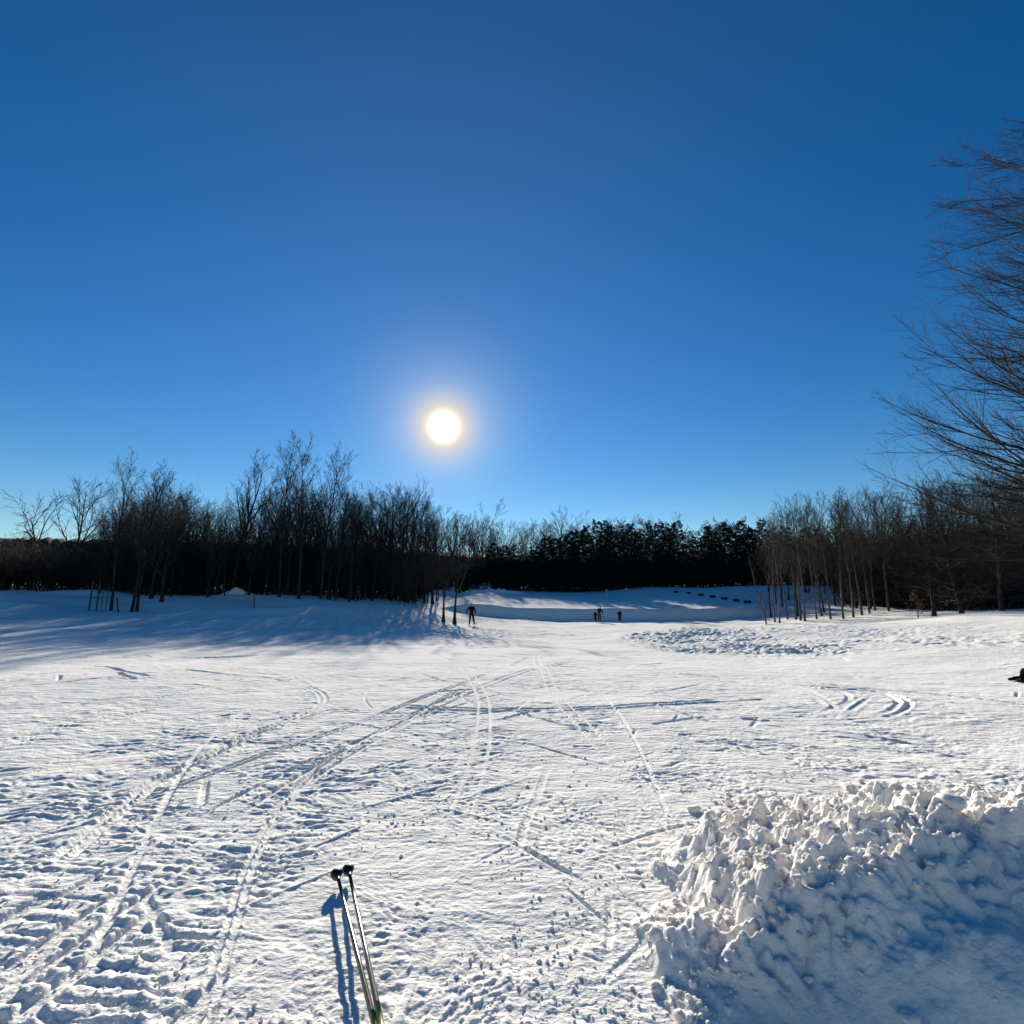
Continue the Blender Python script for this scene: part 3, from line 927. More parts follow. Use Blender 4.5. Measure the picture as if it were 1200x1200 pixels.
# fillers of the left wood, under the skyline of the photograph
SKY_L = ([-260, -100, 100, 118, 150, 200, 215, 245, 300, 330, 385, 405, 430, 470, 500, 515], [560, 570, 600, 585, 565, 560, 583, 585, 570, 560, 560, 568, 562, 560, 578, 592])
for k in range(132):
    px = 104 + (k + rng.random()) * (515 - 104) / 114 if k < 114 else rng.uniform(-330, 96)
    Y = rng.choice([rng.uniform(57, 64), rng.uniform(62, 84)])
    if px < 100:
        Y = rng.uniform(68, 90)
        yt = rng.uniform(618, 628) if px > -30 else rng.uniform(540, 600)
    else:
        yt = np.interp(px, *SKY_L) + abs(rng.normal(0, 11))
    kd = rng.choice(['slim', 'slim', 'slim', 'upright', 'forked', 'broad'])
    if px < 100:
        tree_px('bare_tree', kd, px, Y, yt, 'leafless tree low against the dark ridge at the far left', group='leafless trees at the far left')
    else:
        tree_px('bare_tree', kd, px, Y, yt, 'leafless tree packed among many alike in the dark wood left of the sun', group='leafless trees of the left wood')

# far middle wood: thin bare trees, then dense evergreens
SKY_M = ([500, 560, 580, 640, 690, 740, 800, 830, 900], [590, 598, 602, 603, 604, 596, 606, 618, 606])
for k in range(48):
    px = 505 + (k + rng.random()) * (780 - 505) / 48
    yt = np.interp(px, *SKY_M) + abs(rng.normal(0, 9))
    tree_px('bare_tree', rng.choice(['slim', 'broad', 'forked']), px, rng.uniform(98, 122), yt,
            'thin leafless tree of the far wood between the sun and the evergreens', group='leafless trees of the far wood')
SKY_C = ([560, 600, 640, 680, 700, 760, 800, 822, 850, 880, 905, 1020], [634, 628, 620, 612, 606, 600, 605, 617, 602, 605, 608, 615])
for px, yt, kd, lb in ((851, 604, 'pine', 'dark evergreen with a jagged top, highest of the group by the snowy mound'),
                       (836, 612, 'pine', 'dark evergreen left of the highest one by the snowy mound'),
                       (874, 606, 'pine', 'dark evergreen nearest the pale slender trunks')):
    tree_px('evergreen_tree', kd, px, 97, yt, lb)
for k in range(84):
    px = 572 + (k + rng.random()) * (1030 - 572) / 84
    yt = np.interp(px, *SKY_C) + abs(rng.normal(0, 9)) + 1
    Y = rng.uniform(95, 104) if k % 2 else rng.uniform(90, 96)
    if k % 2 == 0: yt += rng.uniform(2, 18)
    tree_px('evergreen_tree', 'pine' if rng.random() < 0.55 else 'spruce', px, Y, yt,
            'dark evergreen in the dense row behind the far snowfield', group='evergreens behind the far snowfield', spread=(0.95 if rng.random() < .5 else None))

# right-hand wood: pale slender trunks at its edge
for i, (px, Y, yt, kd) in enumerate([(906, 48, 600, 'slim'), (911, 47, 592, 'slim'), (921, 50, 588, 'slim'), (931, 49, 583, 'slim'), (936, 47.5, 574, 'slim'), (941, 46.5, 576, 'slim'), (955, 47.5, 580, 'slim'),
                                     (961, 51, 577, 'slim'), (971, 47, 573, 'slim'), (986, 46.5, 572, 'slim'), (998, 47, 570, 'slim'), (1008, 48.5, 568, 'upright'), (1017, 50, 570, 'slim'), (1024, 52, 566, 'slim'), (1040, 50, 562, 'upright')]):
    tree_px('bare_tree', kd, px, Y, yt, 'pale slender leafless tree in the row along the right wood edge', group='pale slender trees at the right wood edge', bark=PALE_BARK)
tree_px('bare_tree', 'pole', 896, 46, 642, 'spindly leafless sapling leaning left at the end of the row of dark boxes', pxtop=878, bark=PALE_BARK)
tree_px('bare_tree', 'scrub', 896, 45.5, 690, 'small dead stump-like tree with two broken arms beside the leaning sapling', spread=0.35, rz=1.0)
SKY_R = ([880, 905, 925, 960, 1000, 1040, 1075, 1100, 1150, 1200, 1400], [612, 596, 578, 578, 570, 562, 560, 552, 545, 535, 520])
for k in range(78):
    px = 895 + (k + rng.random()) * (1400 - 895) / 78
    Y = rng.uniform(52, 78)
    yt = np.interp(px, *SKY_R) + abs(rng.normal(0, 13)) + 2
    tree_px('bare_tree', rng.choice(['slim', 'slim', 'upright', 'forked']), px, Y, yt,
            'leafless tree deep in the dark wood on the right', group='leafless trees of the right wood', bark=PALE_BARK if rng.random() < 0.3 else None)
for k, (px, Y, yt) in enumerate([(1092, 41, 566), (1125, 38, 556), (1150, 43, 560), (1172, 36, 548), (1205, 39, 540), (1250, 36, 545)]):
    tree_px('bare_tree', 'layered', px, Y, yt, 'leafless tree with level sprays of branches below the great tree', group='trees with level branches on the right', spread=1.25)
tree('bare_tree', 'sweeping', 31.1, 21.0, 28.0, 'great leafless tree with long upswept limbs reaching in over the right wood', rz=0.6, spread=1.02)


# young beech that has kept its brown leaves
def leafy_shrub():
    g = np.random.default_rng(77)
    x = ray(1075, 715)[0] / ray(1075, 715)[1] * 40; y = 40
    root = empty('beech_sapling', (x, y, gz(x, y) - 0.05))
    tag(root, 'young tree with dry orange-brown leaves at the right wood edge', 'young tree')
    P, Rr = trunk_line(2.1, 0.03, 8, g)
    tr = Acc(); tr.add(*tubes(P, Rr, 6)); link('trunk', tr.mesh('trunk'), BARK, root)
    b1 = sprout(P, Rr, 22, 0.1, 0.97, 1.2, 0.36, 5, g, up=0.05, rr=0.5, taper_len=0.75, rmin=0.006)
    b2 = sprout(*b1, 4, 0.2, 1, 0.7, 0.45, 3, g, rmin=0.004)
    cr = Acc(); cr.add(*tubes(*b1, 3)); cr.add(*tubes(*b2, 3))
    link('branches', cr.mesh('branches'), TWIG, root)
    lf = Acc(); p = b2[0]; c = p[:, 1:].reshape(-1, 3); c = np.repeat(c, 3, 0) + g.normal(0, 0.04, (len(c) * 3, 3))
    d = unit(g.normal(0, 1, c.shape)); s = unit(np.cross(d, g.normal(0, 1, d.shape)))
    q = np.stack([c, c + d * 0.035 + s * 0.022, c + d * 0.08, c + d * 0.035 - s * 0.022], 1)
    lf.add(q.reshape(-1, 3), np.arange(len(c) * 4).reshape(-1, 4))
    link('leaves', lf.mesh('leaves'), DRYLEAF, root)


leafy_shrub()


# ------------------------------------------------------------------ undergrowth: the brush that fills the woods
def brush(name, label, n, sampler, hlo, hhi, seed, mat=BRUSH):
    g = np.random.default_rng(seed)
    xy = np.array([sampler(g) for _ in range(n)])
    z = ground_z(xy[:, 0], xy[:, 1]) - 0.1
    H = g.uniform(hlo, hhi, n) * (0.6 + 0.4 * g.random(n))
    P = np.zeros((n, 5, 3)); P[:, 0, :2] = xy; P[:, 0, 2] = z
    d = unit(np.stack([g.normal(0, 0.22, n), g.normal(0, 0.22, n), np.ones(n)], 1))
    for q in range(1, 5):
        d = unit(d + g.normal(0, 0.1, d.shape)); P[:, q] = P[:, q - 1] + d * (H / 4)[:, None]
    Rr = g.uniform(0.015, 0.045, n)[:, None] * np.linspace(1, 0.35, 5)[None]
    b1 = sprout(P, Rr, 7, 0.12, 1.0, 0.7, 0.42, 4, g, up=0.06, rr=0.7, rmin=0.014)
    b2 = sprout(*b1, 4, 0.2, 1.0, 0.65, 0.5, 3, g, up=0.03, rr=0.8, rmin=0.013)
    a = Acc(); a.add(*tubes(P, Rr, 3)); a.add(*tubes(*b1, 3)); a.add(*tubes(*b2, 3))
    tag(link(name, a.mesh(name), mat), label, 'undergrowth', kind='stuff')


def strip(p0, p1, ylo, yhi):
    def f(g):
        px = g.uniform(p0, p1); lo = ylo(px) if callable(ylo) else ylo; hi = yhi(px) if callable(yhi) else yhi
        Y = lo + (hi - lo) * g.random() ** 1.4
        r, ff, u = ray(px, 695)
        return (r / ff * Y, Y)
    return f


brush('undergrowth', 'dense dark brush filling the foot of the left wood', 5200,
      strip(-320, 500, lambda p: np.interp(p, [-300, 60, 100, 200, 420, 500], [51, 51, 50, 49, 50, 62]), lambda p: 66 if p < 420 else 80), 2.5, 6.0, 301)
brush('undergrowth', 'tall dark saplings crowding the inside of the left wood', 500,
      strip(130, 490, 52, 66), 6.5, 11.0, 311)
brush('undergrowth', 'tall brown saplings crowding the inside of the right wood', 2400, strip(985, 1480, 56, 76), 6.0, 11.0, 313)
brush('undergrowth', 'dark brush under the far wood and evergreens', 5600, strip(470, 1040, lambda p: np.interp(p, [470, 560, 640, 930, 1040], [76, 92, 90, 90, 84]), 106), 2.5, 8, 302)
brush('undergrowth', 'dark brown brush filling the right wood', 3600,
      strip(985, 1480, lambda p: np.interp(p, [985, 1040, 1100, 1400], [62, 54, 45, 40]), 74), 2.5, 7.5, 303)


# ------------------------------------------------------------------ small built things
def tube_obj(name, pts, rad, mat, parent=None, sides=8, cap=True):
    pts = np.array(pts, float)[None]; rad = np.array(rad if np.ndim(rad) else [rad] * pts.shape[1], float)[None]
    V, F = tubes(pts, rad, sides)
    fl = [F]
    if cap:
        n = pts.shape[1]
        fl += [np.arange(sides)[None, :], (np.arange(sides)[::-1] + (n - 1) * sides)[None, :]]
    return link(name, np_mesh(name, V, fl), mat, parent)


def box_bm(bm, c, s, rot=None):
    r = bmesh.ops.create_cube(bm, size=1)
    M = Matrix.Translation(c) @ (rot or Matrix()) @ Matrix.Diagonal((*s, 1))
    bmesh.ops.transform(bm, matrix=M, verts=r['verts'])
    return r['verts']


def bm_obj(name, bm, mat, parent=None, bevel=0.0, smooth=False):
    if bevel:
        bmesh.ops.bevel(bm, geom=list(bm.edges), offset=bevel, segments=2, affect='EDGES', profile=0.7)
    me = bpy.data.meshes.new(name); bm.to_mesh(me); bm.free()
    if smooth:
        for p in me.polygons: p.use_smooth = True
    return link(name, me, mat, parent)


# ski poles on the snow
SHAFT = mat_noise('pole_shaft', (0.012, 0.012, 0.014), (0.022, 0.022, 0.025), 40, 0.22, spec=0.6)
YELLOW = mat_noise('pole_yellow', (0.30, 0.28, 0.07), (0.40, 0.37, 0.10), 30, 0.3, spec=0.6)
GRIP = mat_noise('cork_grip', (0.25, 0.16, 0.09), (0.36, 0.25, 0.15), 60, 0.8)
STEEL = mat_noise('steel', (0.4, 0.4, 0.42), (0.55, 0.55, 0.57), 30, 0.3, metal=1.0)


def ski_pole(tip, mid, label, rz):
    tip = Vector(tip); d = (Vector(mid) - tip).normalized(); L = 1.42
    root = empty('ski_pole', tip)
    tag(root, label, 'ski pole', 'pair of ski poles')
    P = lambda t: tuple(d * t)
    tube_obj('shaft', [P(0.02), P(0.3), P(0.7), P(1.09)], [0.0085, 0.0095, 0.0105, 0.0112], SHAFT, root, 14)
    tube_obj('lower_sleeve', [P(1.09), P(1.2), P(1.30)], 0.0116, YELLOW, root, 14)
    tube_obj('grip', [P(1.30), P(1.33), P(1.38), P(1.44), P(1.47)], [0.013, 0.017, 0.015, 0.018, 0.012], GRIP, root, 14)
    tube_obj('tip', [P(-0.045), P(-0.03), P(0.03)], [0.0015, 0.004, 0.007], STEEL, root, 10)
    # the basket: a ragged half-moon cup round the shaft just above the tip
    u = d.cross(Vector((0, 0, 1))).normalized(); w = u.cross(d)
    V = []; F = []
    m = 22
    for k in range(m):
        a = 2 * math.pi * k / m
        rr = 0.032 * (1 + 0.16 * math.cos(a - 0.7) + 0.08 * math.sin(3 * a))
        for t, r_ in ((0.035, 0.008), (0.012, rr * 0.8), (-0.004, rr), (-0.012, rr * 0.97), (-0.002, rr * 0.75), (0.015, 0.008)):
            V.append(d * t + (u * math.cos(a) + w * math.sin(a)) * r_)
    for k in range(m):
        for q in range(5):
            F.append((k * 6 + q, k * 6 + q + 1, ((k + 1) % m) * 6 + q + 1, ((k + 1) % m) * 6 + q))
    link('basket', np_mesh('basket', np.array([tuple(v) for v in V]), np.array(F)), BLACKP, root)
    tube_obj('basket_hub', [P(-0.01), P(0.0), P(0.045), P(0.06)], [0.010, 0.014, 0.013, 0.010], BLACKP, root, 12)
    g0 = d * 1.42
    loop = [tuple(g0 + (d * 0.09 * math.sin(a) + w * (0.05 - 0.05 * math.cos(a)) * -1 + u * 0.03 * math.sin(a))) for a in np.linspace(0, 2 * math.pi, 14)]
    tube_obj('strap', loop, 0.005, RUBBER, root, 6)
    return root


ski_pole((-0.975, 3.14, 0.045), (-0.50, 2.115, 0.075), 'black ski pole lying on the left of the pair, its basket further left', 0)
ski_pole((-0.925, 3.185, 0.045), (-0.472, 2.10, 0.085), 'black ski pole lying on the right of the pair, its basket reaching furthest', 0)

# thin post frame by the left-hand trees
fx, fy = at(117, 721, LY(44.5)).x, LY(44.5)
root = empty('post_frame', (fx, fy, gz(fx, fy) - 0.05))
tag(root, 'frame of thin wooden posts with a crossbar beside the left-hand tree trunk', 'frame')
sc = fy / 600
for px, h, r in ((103.5, 2.35, 0.055), (112, 2.2, 0.05), (117.5, 1.9, 0.025), (122.5, 1.9, 0.025)):
    dx = (px - 117) * sc
    tube_obj('post', [(dx, 0, 0), (dx + 0.03, 0, h * 0.5), (dx + 0.07, 0, h)], r, WOOD, root, 8)
tube_obj('crossbar', [((102 - 117) * sc, 0.08, 1.12), (0, 0.08, 1.14), ((130 - 117) * sc, 0.08, 1.16)], 0.035, WOOD, root, 8)
tube_obj('brace', [((138 - 117) * sc, 0, 0), ((136 - 117) * sc, 0, 0.5), ((134.5 - 117) * sc, 0, 1.1)], 0.055, WOOD, root, 8)

# single posts on the snow
MARKW = mat_noise('white_paint', (0.7, 0.7, 0.7), (0.8, 0.8, 0.8), 8, 0.5)


def post(px, py, Y, h, r, label, cap=False):
    x = ray(px, py)[0] / ray(px, py)[1] * Y
    o = empty('marker_post', (x, Y, gz(x, Y) - 0.1))
    tag(o, label, 'post')
    tube_obj('stake', [(0, 0, 0), (0.01, 0, h * 0.5), (0.0, 0, h)], [r, r, r * 0.9], WOOD, o, 8)
    if cap:
        bm = bmesh.new(); box_bm(bm, (0, -r - 0.02, h - 0.12), (0.24, 0.02, 0.3)); bm_obj('reflector', bm, MARKW, o, 0.004)
        bm = bmesh.new(); box_bm(bm, (0, -r - 0.02, h - 0.75), (0.24, 0.02, 0.26)); bm_obj('reflector', bm, MARKW, o, 0.004)
    return o


post(297, 716, LY(44), 1.15, 0.04, 'short thin stake in the shaded snow below the tall narrow trees')
post(494, 711, 54, 1.2, 0.045, 'thin stake in the snow left of the pair of trunks by the skier')
post(711, 700, 82, 1.0, 0.05, 'post with two white reflectors in front of the evergreens, in line with the children', True)
post(734, 700, 84, 0.9, 0.05, 'post with white reflectors in front of the evergreens, right of a similar one', True)

# dark boxes in a row on the mound (a row of targets)
BOXM = mat_noise('dark_box', (0.015, 0.015, 0.018), (0.035, 0.034, 0.036), 5, 0.7)
ORD = ['first', 'second', 'third', 'fourth', 'fifth', 'sixth', 'seventh']
for k in range(7):
    f = k / 6
    px = 793 + (877 - 793) * f ** 0.97
    py = 699.5 + (707.5 - 699.5) * f
    Y = 79 - 12 * f
    x = ray(px, py)[0] / ray(px, py)[1] * Y
    w = (4.6 + 2.2 * f) / 600 * Y
    h = (1.9 + 0.7 * f) / 600 * Y
    root = empty('target_box', (x, Y, gz(x, Y) - 0.05), -0.12)
    tag(root, f'{ORD[k]} dark box from the left in the row along the shaded snow mound', 'box', 'row of dark boxes on the mound')
    bm = bmesh.new(); box_bm(bm, (0, 0.25, 0.10 + h / 2), (w, 0.5, h)); bm_obj('cabinet', bm, BOXM, root, 0.02)
    bm = bmesh.new(); box_bm(bm, (0, 0.24, 0.10 + h + 0.012), (w + 0.05, 0.56, 0.03)); bm_obj('lid', bm, BOXM, root, 0.008)
    for s in (-1, 1):
        bm = bmesh.new(); box_bm(bm, (s * (w / 2 - 0.08), 0.24, 0.0), (0.07, 0.3, 0.22)); bm_obj('leg', bm, WOOD, root, 0.005)

# ------------------------------------------------------------------ parked vehicles at the far edge of the snowfield
GLASS = mat_noise('car_glass', (0.03, 0.035, 0.04), (0.05, 0.055, 0.06), 4, 0.06, spec=0.8)
LAMP = mat_noise('lamp_lens', (0.55, 0.55, 0.55), (0.7, 0.7, 0.7), 12, 0.15, spec=0.8)
CHROME = mat_noise('wheel_rim', (0.35, 0.35, 0.36), (0.5, 0.5, 0.5), 12, 0.3, metal=0.8)


def loft(name, secs, mat, parent, closed_ends=True, smooth=False):
    V = np.concatenate([np.array(s, float) for s in secs]); n = len(secs[0]); m = len(secs)
    F = [[i * n + j, i * n + (j + 1) % n, (i + 1) * n + (j + 1) % n, (i + 1) * n + j] for i in range(m - 1) for j in range(n)]
    fl = [np.array(F)]
    if closed_ends:
        fl += [np.arange(n)[::-1][None], (np.arange(n) + (m - 1) * n)[None]]
    return link(name, np_mesh(name, V, fl, smooth), mat, parent)


def car(px, py, Y, paint, label, van=False, rz=0.0):
    r, f, u = ray(px, py)
    x = r / f * Y
    root = empty('parked_car' if not van else 'parked_van', (x, Y, gz(x, Y)), rz)
    tag(root, label, 'van' if van else 'car')
    hw = 0.9 if not van else 0.98
    L = 4.4 if not van else 5.2
    zb, zm = 0.28, (0.92 if not van else 1.1)

    def sec(y, w, z0, z1):                                    # rounded cross-section of the lower body
        return [(-w, y, z0 + 0.12), (-w * 0.92, y, z0), (w * 0.92, y, z0), (w, y, z0 + 0.12), (w, y, z1 - 0.12), (w * 0.93, y, z1), (-w * 0.93, y, z1), (-w, y, z1 - 0.12)]
    if van:
        body = [sec(0, hw * 0.9, zb + 0.1, 0.8), sec(0.15, hw, zb, 0.95), sec(0.7, hw, zb, zm), sec(L - 0.1, hw, zb, zm), sec(L, hw * 0.96, zb + 0.08, zm - 0.05)]
        cabin = [(0.75, 0.0, 0.86), (1.35, 1.02, 0.84), (L - 0.15, 1.05, 0.84), (L - 0.02, 0.02, 0.9)]
    else:
        body = [sec(0, hw * 0.82, zb + 0.1, 0.62), sec(0.14, hw * 0.95, zb, 0.72), sec(0.9, hw, zb, 0.86), sec(1.5, hw, zb, zm), sec(3.7, hw, zb, zm), sec(L - 0.1, hw * 0.95, zb, 0.86), sec(L, hw * 0.88, zb + 0.1, 0.75)]
        cabin = [(1.25, -0.02, 0.80), (2.0, 0.50, 0.66), (2.5, 0.56, 0.64), (3.3, 0.52, 0.64), (4.1, -0.02, 0.76)]
    loft('body', body, paint, root)
    secs = []
    for y, h, w in cabin:
        z = zm + h
        secs.append([(-0.82 * hw / 0.9, y, zm - 0.04), (0.82 * hw / 0.9, y, zm - 0.04), (w * hw / 0.9 * 0.98, y, max(zm - 0.03, z - 0.06)), (w * hw / 0.9 * 0.86, y, z), (-w * hw / 0.9 * 0.86, y, z), (-w * hw / 0.9 * 0.98, y, max(zm - 0.03, z - 0.06))])
    loft('roof', secs, paint, root)
    (y0, h0, w0), (y1, h1, w1) = cabin[0], cabin[1]
    o = 0.012
    k = hw / 0.9
    ws = [(-0.70 * k, y0 + 0.06, zm + 0.03), (0.70 * k, y0 + 0.06, zm + 0.03), (w1 * k * 0.82, y1 - 0.07, zm + h1 - 0.06), (-w1 * k * 0.82, y1 - 0.07, zm + h1 - 0.06)]
    nv = Vector(ws[1]) - Vector(ws[0]); nn = nv.cross(Vector(ws[3]) - Vector(ws[0])).normalized()
    if nn.y > 0: nn = -nn
    a = [tuple(Vector(q) + nn * 0.03) for q in ws]; b = [tuple(Vector(q) - nn * 0.02) for q in ws]
    loft('windscreen', [a, b], GLASS, root)
    for s in (-1, 1):
        ya, yb = cabin[1][0], cabin[-2][0]
        hh = cabin[1][1]
        win = [(s * 0.845 * k, ya - 0.35, zm + 0.02), (s * 0.845 * k, yb + 0.35, zm + 0.02), (s * (w1 * 0.98 * k + 0.03), yb - 0.05, zm + hh - 0.10), (s * (w1 * 0.98 * k + 0.03), ya + 0.05, zm + hh - 0.10)]
        loft('side_window', [win, [(q[0] - s * 0.05, q[1], q[2]) for q in win]], GLASS, root)
        bm = bmesh.new(); box_bm(bm, (s * hw * 0.68, 0.06 if not van else 0.05, 0.62 if not van else 0.74), (0.34, 0.14, 0.15)); bm_obj('headlight', bm, LAMP, root, 0.02)
        bm = bmesh.new(); box_bm(bm, (s * (hw + 0.09), cabin[0][0] + 0.25, zm + 0.08), (0.18, 0.10, 0.14)); bm_obj('mirror', bm, paint, root, 0.02)
        for yw in (0.85, L - 0.95):
            w_ = empty('wheel', (s * (hw - 0.10), yw, 0.32)); w_.parent = root
            tube_obj('tyre', [(-0.11, 0, 0), (-0.10, 0, 0), (0.10, 0, 0), (0.11, 0, 0)], [0.29, 0.33, 0.33, 0.29], RUBBER, w_, 24)
            tube_obj('rim', [(s * 0.105, 0, 0), (s * 0.125, 0, 0)], [0.2, 0.18], CHROME, w_, 16)
    bm = bmesh.new(); box_bm(bm, (0, 0.02, 0.42), (hw * 1.5, 0.12, 0.2)); bm_obj('bumper', bm, BLACKP, root, 0.03)
    bm = bmesh.new(); box_bm(bm, (0, 0.035, 0.60 if not van else 0.74), (hw * 0.9, 0.08, 0.11)); bm_obj('grille', bm, BLACKP, root, 0.01)


P_W = mat_noise('paint_white', (0.62, 0.63, 0.65), (0.68, 0.68, 0.7), 3, 0.25, spec=0.6)
P_G = mat_noise('paint_grey', (0.10, 0.11, 0.12), (0.14, 0.15, 0.16), 3, 0.25, spec=0.6)
P_B = mat_noise('paint_silver', (0.3, 0.32, 0.34), (0.36, 0.38, 0.4), 3, 0.25, spec=0.6)
car(525, 697, 86, P_W, 'pale van parked behind the pair of tree trunks', van=True)
car(555, 697, 87, P_G, 'dark car parked at the far snow edge, the smaller one above the skier')
car(568, 697, 84.5, P_B, 'silver car with a rounded roof parked at the far snow edge right of the skier')
car(509, 697, 88, P_G, 'dark car half hidden at the far snow edge left of the pale van')


# snow ridge thrown up along the parking place
def snow_ridge():
    xs = np.arange(-14.0, 3.0, 0.07); ys = np.linspace(-1.2, 1.2, 26)
    GX, GY = np.meshgrid(xs, ys, indexing='ij'); X = GX.ravel(); Yl = GY.ravel()
    Y = 80.5 + 0.8 * np.sin(X * 0.3) + Yl
    e = np.clip((X + 14) / 2, 0, 1) * np.clip((3 - X) / 2, 0, 1)
    h = (0.62 + 0.28 * fbm(X * 0.7, Y * 0.7, 3, 401)) * np.exp(-(Yl / 0.6) ** 2) * e
    h = h + e * 0.10 * (np.abs(perlin(X * 3, Y * 3, 402)) * 2 - 0.3) * np.exp(-(Yl / 0.8) ** 2)
    z = ground_z(X, Y) + h - 0.12
    nx, ny = len(xs), len(ys)
    i = np.arange(nx - 1)[:, None] * ny; j = np.arange(ny - 1)[None, :]
    q = np.stack([i + j, i + ny + j, i + ny + j + 1, i + j + 1], -1).reshape(-1, 4)
    tag(link('snow_ridge', np_mesh('snow_ridge', np.stack([X, Y, z], 1), q), SNOW), 'low ridge of cleared snow in front of the parked cars', 'snow ridge')
    # hump at the edge of the left wood
    a = np.linspace(0, 2 * math.pi, 60, endpoint=False); rr = np.linspace(0, 1, 22)
    RR, A = np.meshgrid(rr, a, indexing='ij')
    c = at(277, 697, LY(60))
    X = (c.x + RR * 3.0 * np.cos(A)).ravel(); Y = (LY(60) + RR * 1.8 * np.sin(A)).ravel()
    r = RR.ravel()
    h = 0.72 * np.exp(-(r / 0.42) ** 2) + 0.22 * fbm(X * 1.3, Y * 1.3, 3, 411) * (1 - r)
    z = ground_z(X, Y) + h - 0.06 - 0.12 * r
    n = len(a); i = np.arange(len(rr) - 1)[:, None] * n; j = np.arange(n)[None, :]; j2 = (j + 1) % n
    q = np.stack([i + j, i + n + j, i + n + j2, i + j2], -1).reshape(-1, 4)
    tag(link('snow_hump', np_mesh('snow_hump', np.stack([X, Y, z], 1), q), SNOW), 'pointed hump of snow at the foot of the left wood', 'snow hump')


snow_ridge()


# ------------------------------------------------------------------ people
def skin_mesh(name, J, E, root, mat, parent, sub=2):
    """J: joint -> ((x,y,z), radius or (rx,ry)); one continuous skinned surface"""
    keys = list(J); idx = {k: i for i, k in enumerate(keys)}
    me = bpy.data.meshes.new(name)
    me.from_pydata([J[k][0] for k in keys], [(idx[a], idx[b]) for a, b in E], [])
    o = bpy.data.objects.new(name, me); COL.objects.link(o)
    md = o.modifiers.new('skin', 'SKIN')
    lay = me.skin_vertices[0].data
    for k in keys:
        r = J[k][1]
        lay[idx[k]].radius = (r, r) if not isinstance(r, tuple) else r
        lay[idx[k]].use_root = (k == root)
    md.use_smooth_shade = True
    s = o.modifiers.new('sub', 'SUBSURF'); s.levels = sub; s.render_levels = sub
    bpy.context.view_layer.update()
    dg = bpy.context.evaluated_depsgraph_get()
    nm = bpy.data.meshes.new_from_object(o.evaluated_get(dg))
    bpy.data.objects.remove(o)
    nm.name = name
    nm.materials.clear()
    for p in nm.polygons: p.use_smooth = True
    return link(name, nm, mat, parent)


SKIN = mat_noise('skin', (0.5, 0.32, 0.24), (0.58, 0.38, 0.29), 12, 0.6)
EYE = mat_noise('eye', (0.02, 0.015, 0.01), (0.05, 0.04, 0.03), 12, 0.2)


def cloth(name, c):
    return mat_noise(name, tuple(v * 0.8 for v in c), tuple(min(1, v * 1.25) for v in c), 9, 0.95, bump=0.15, spec=0.03)


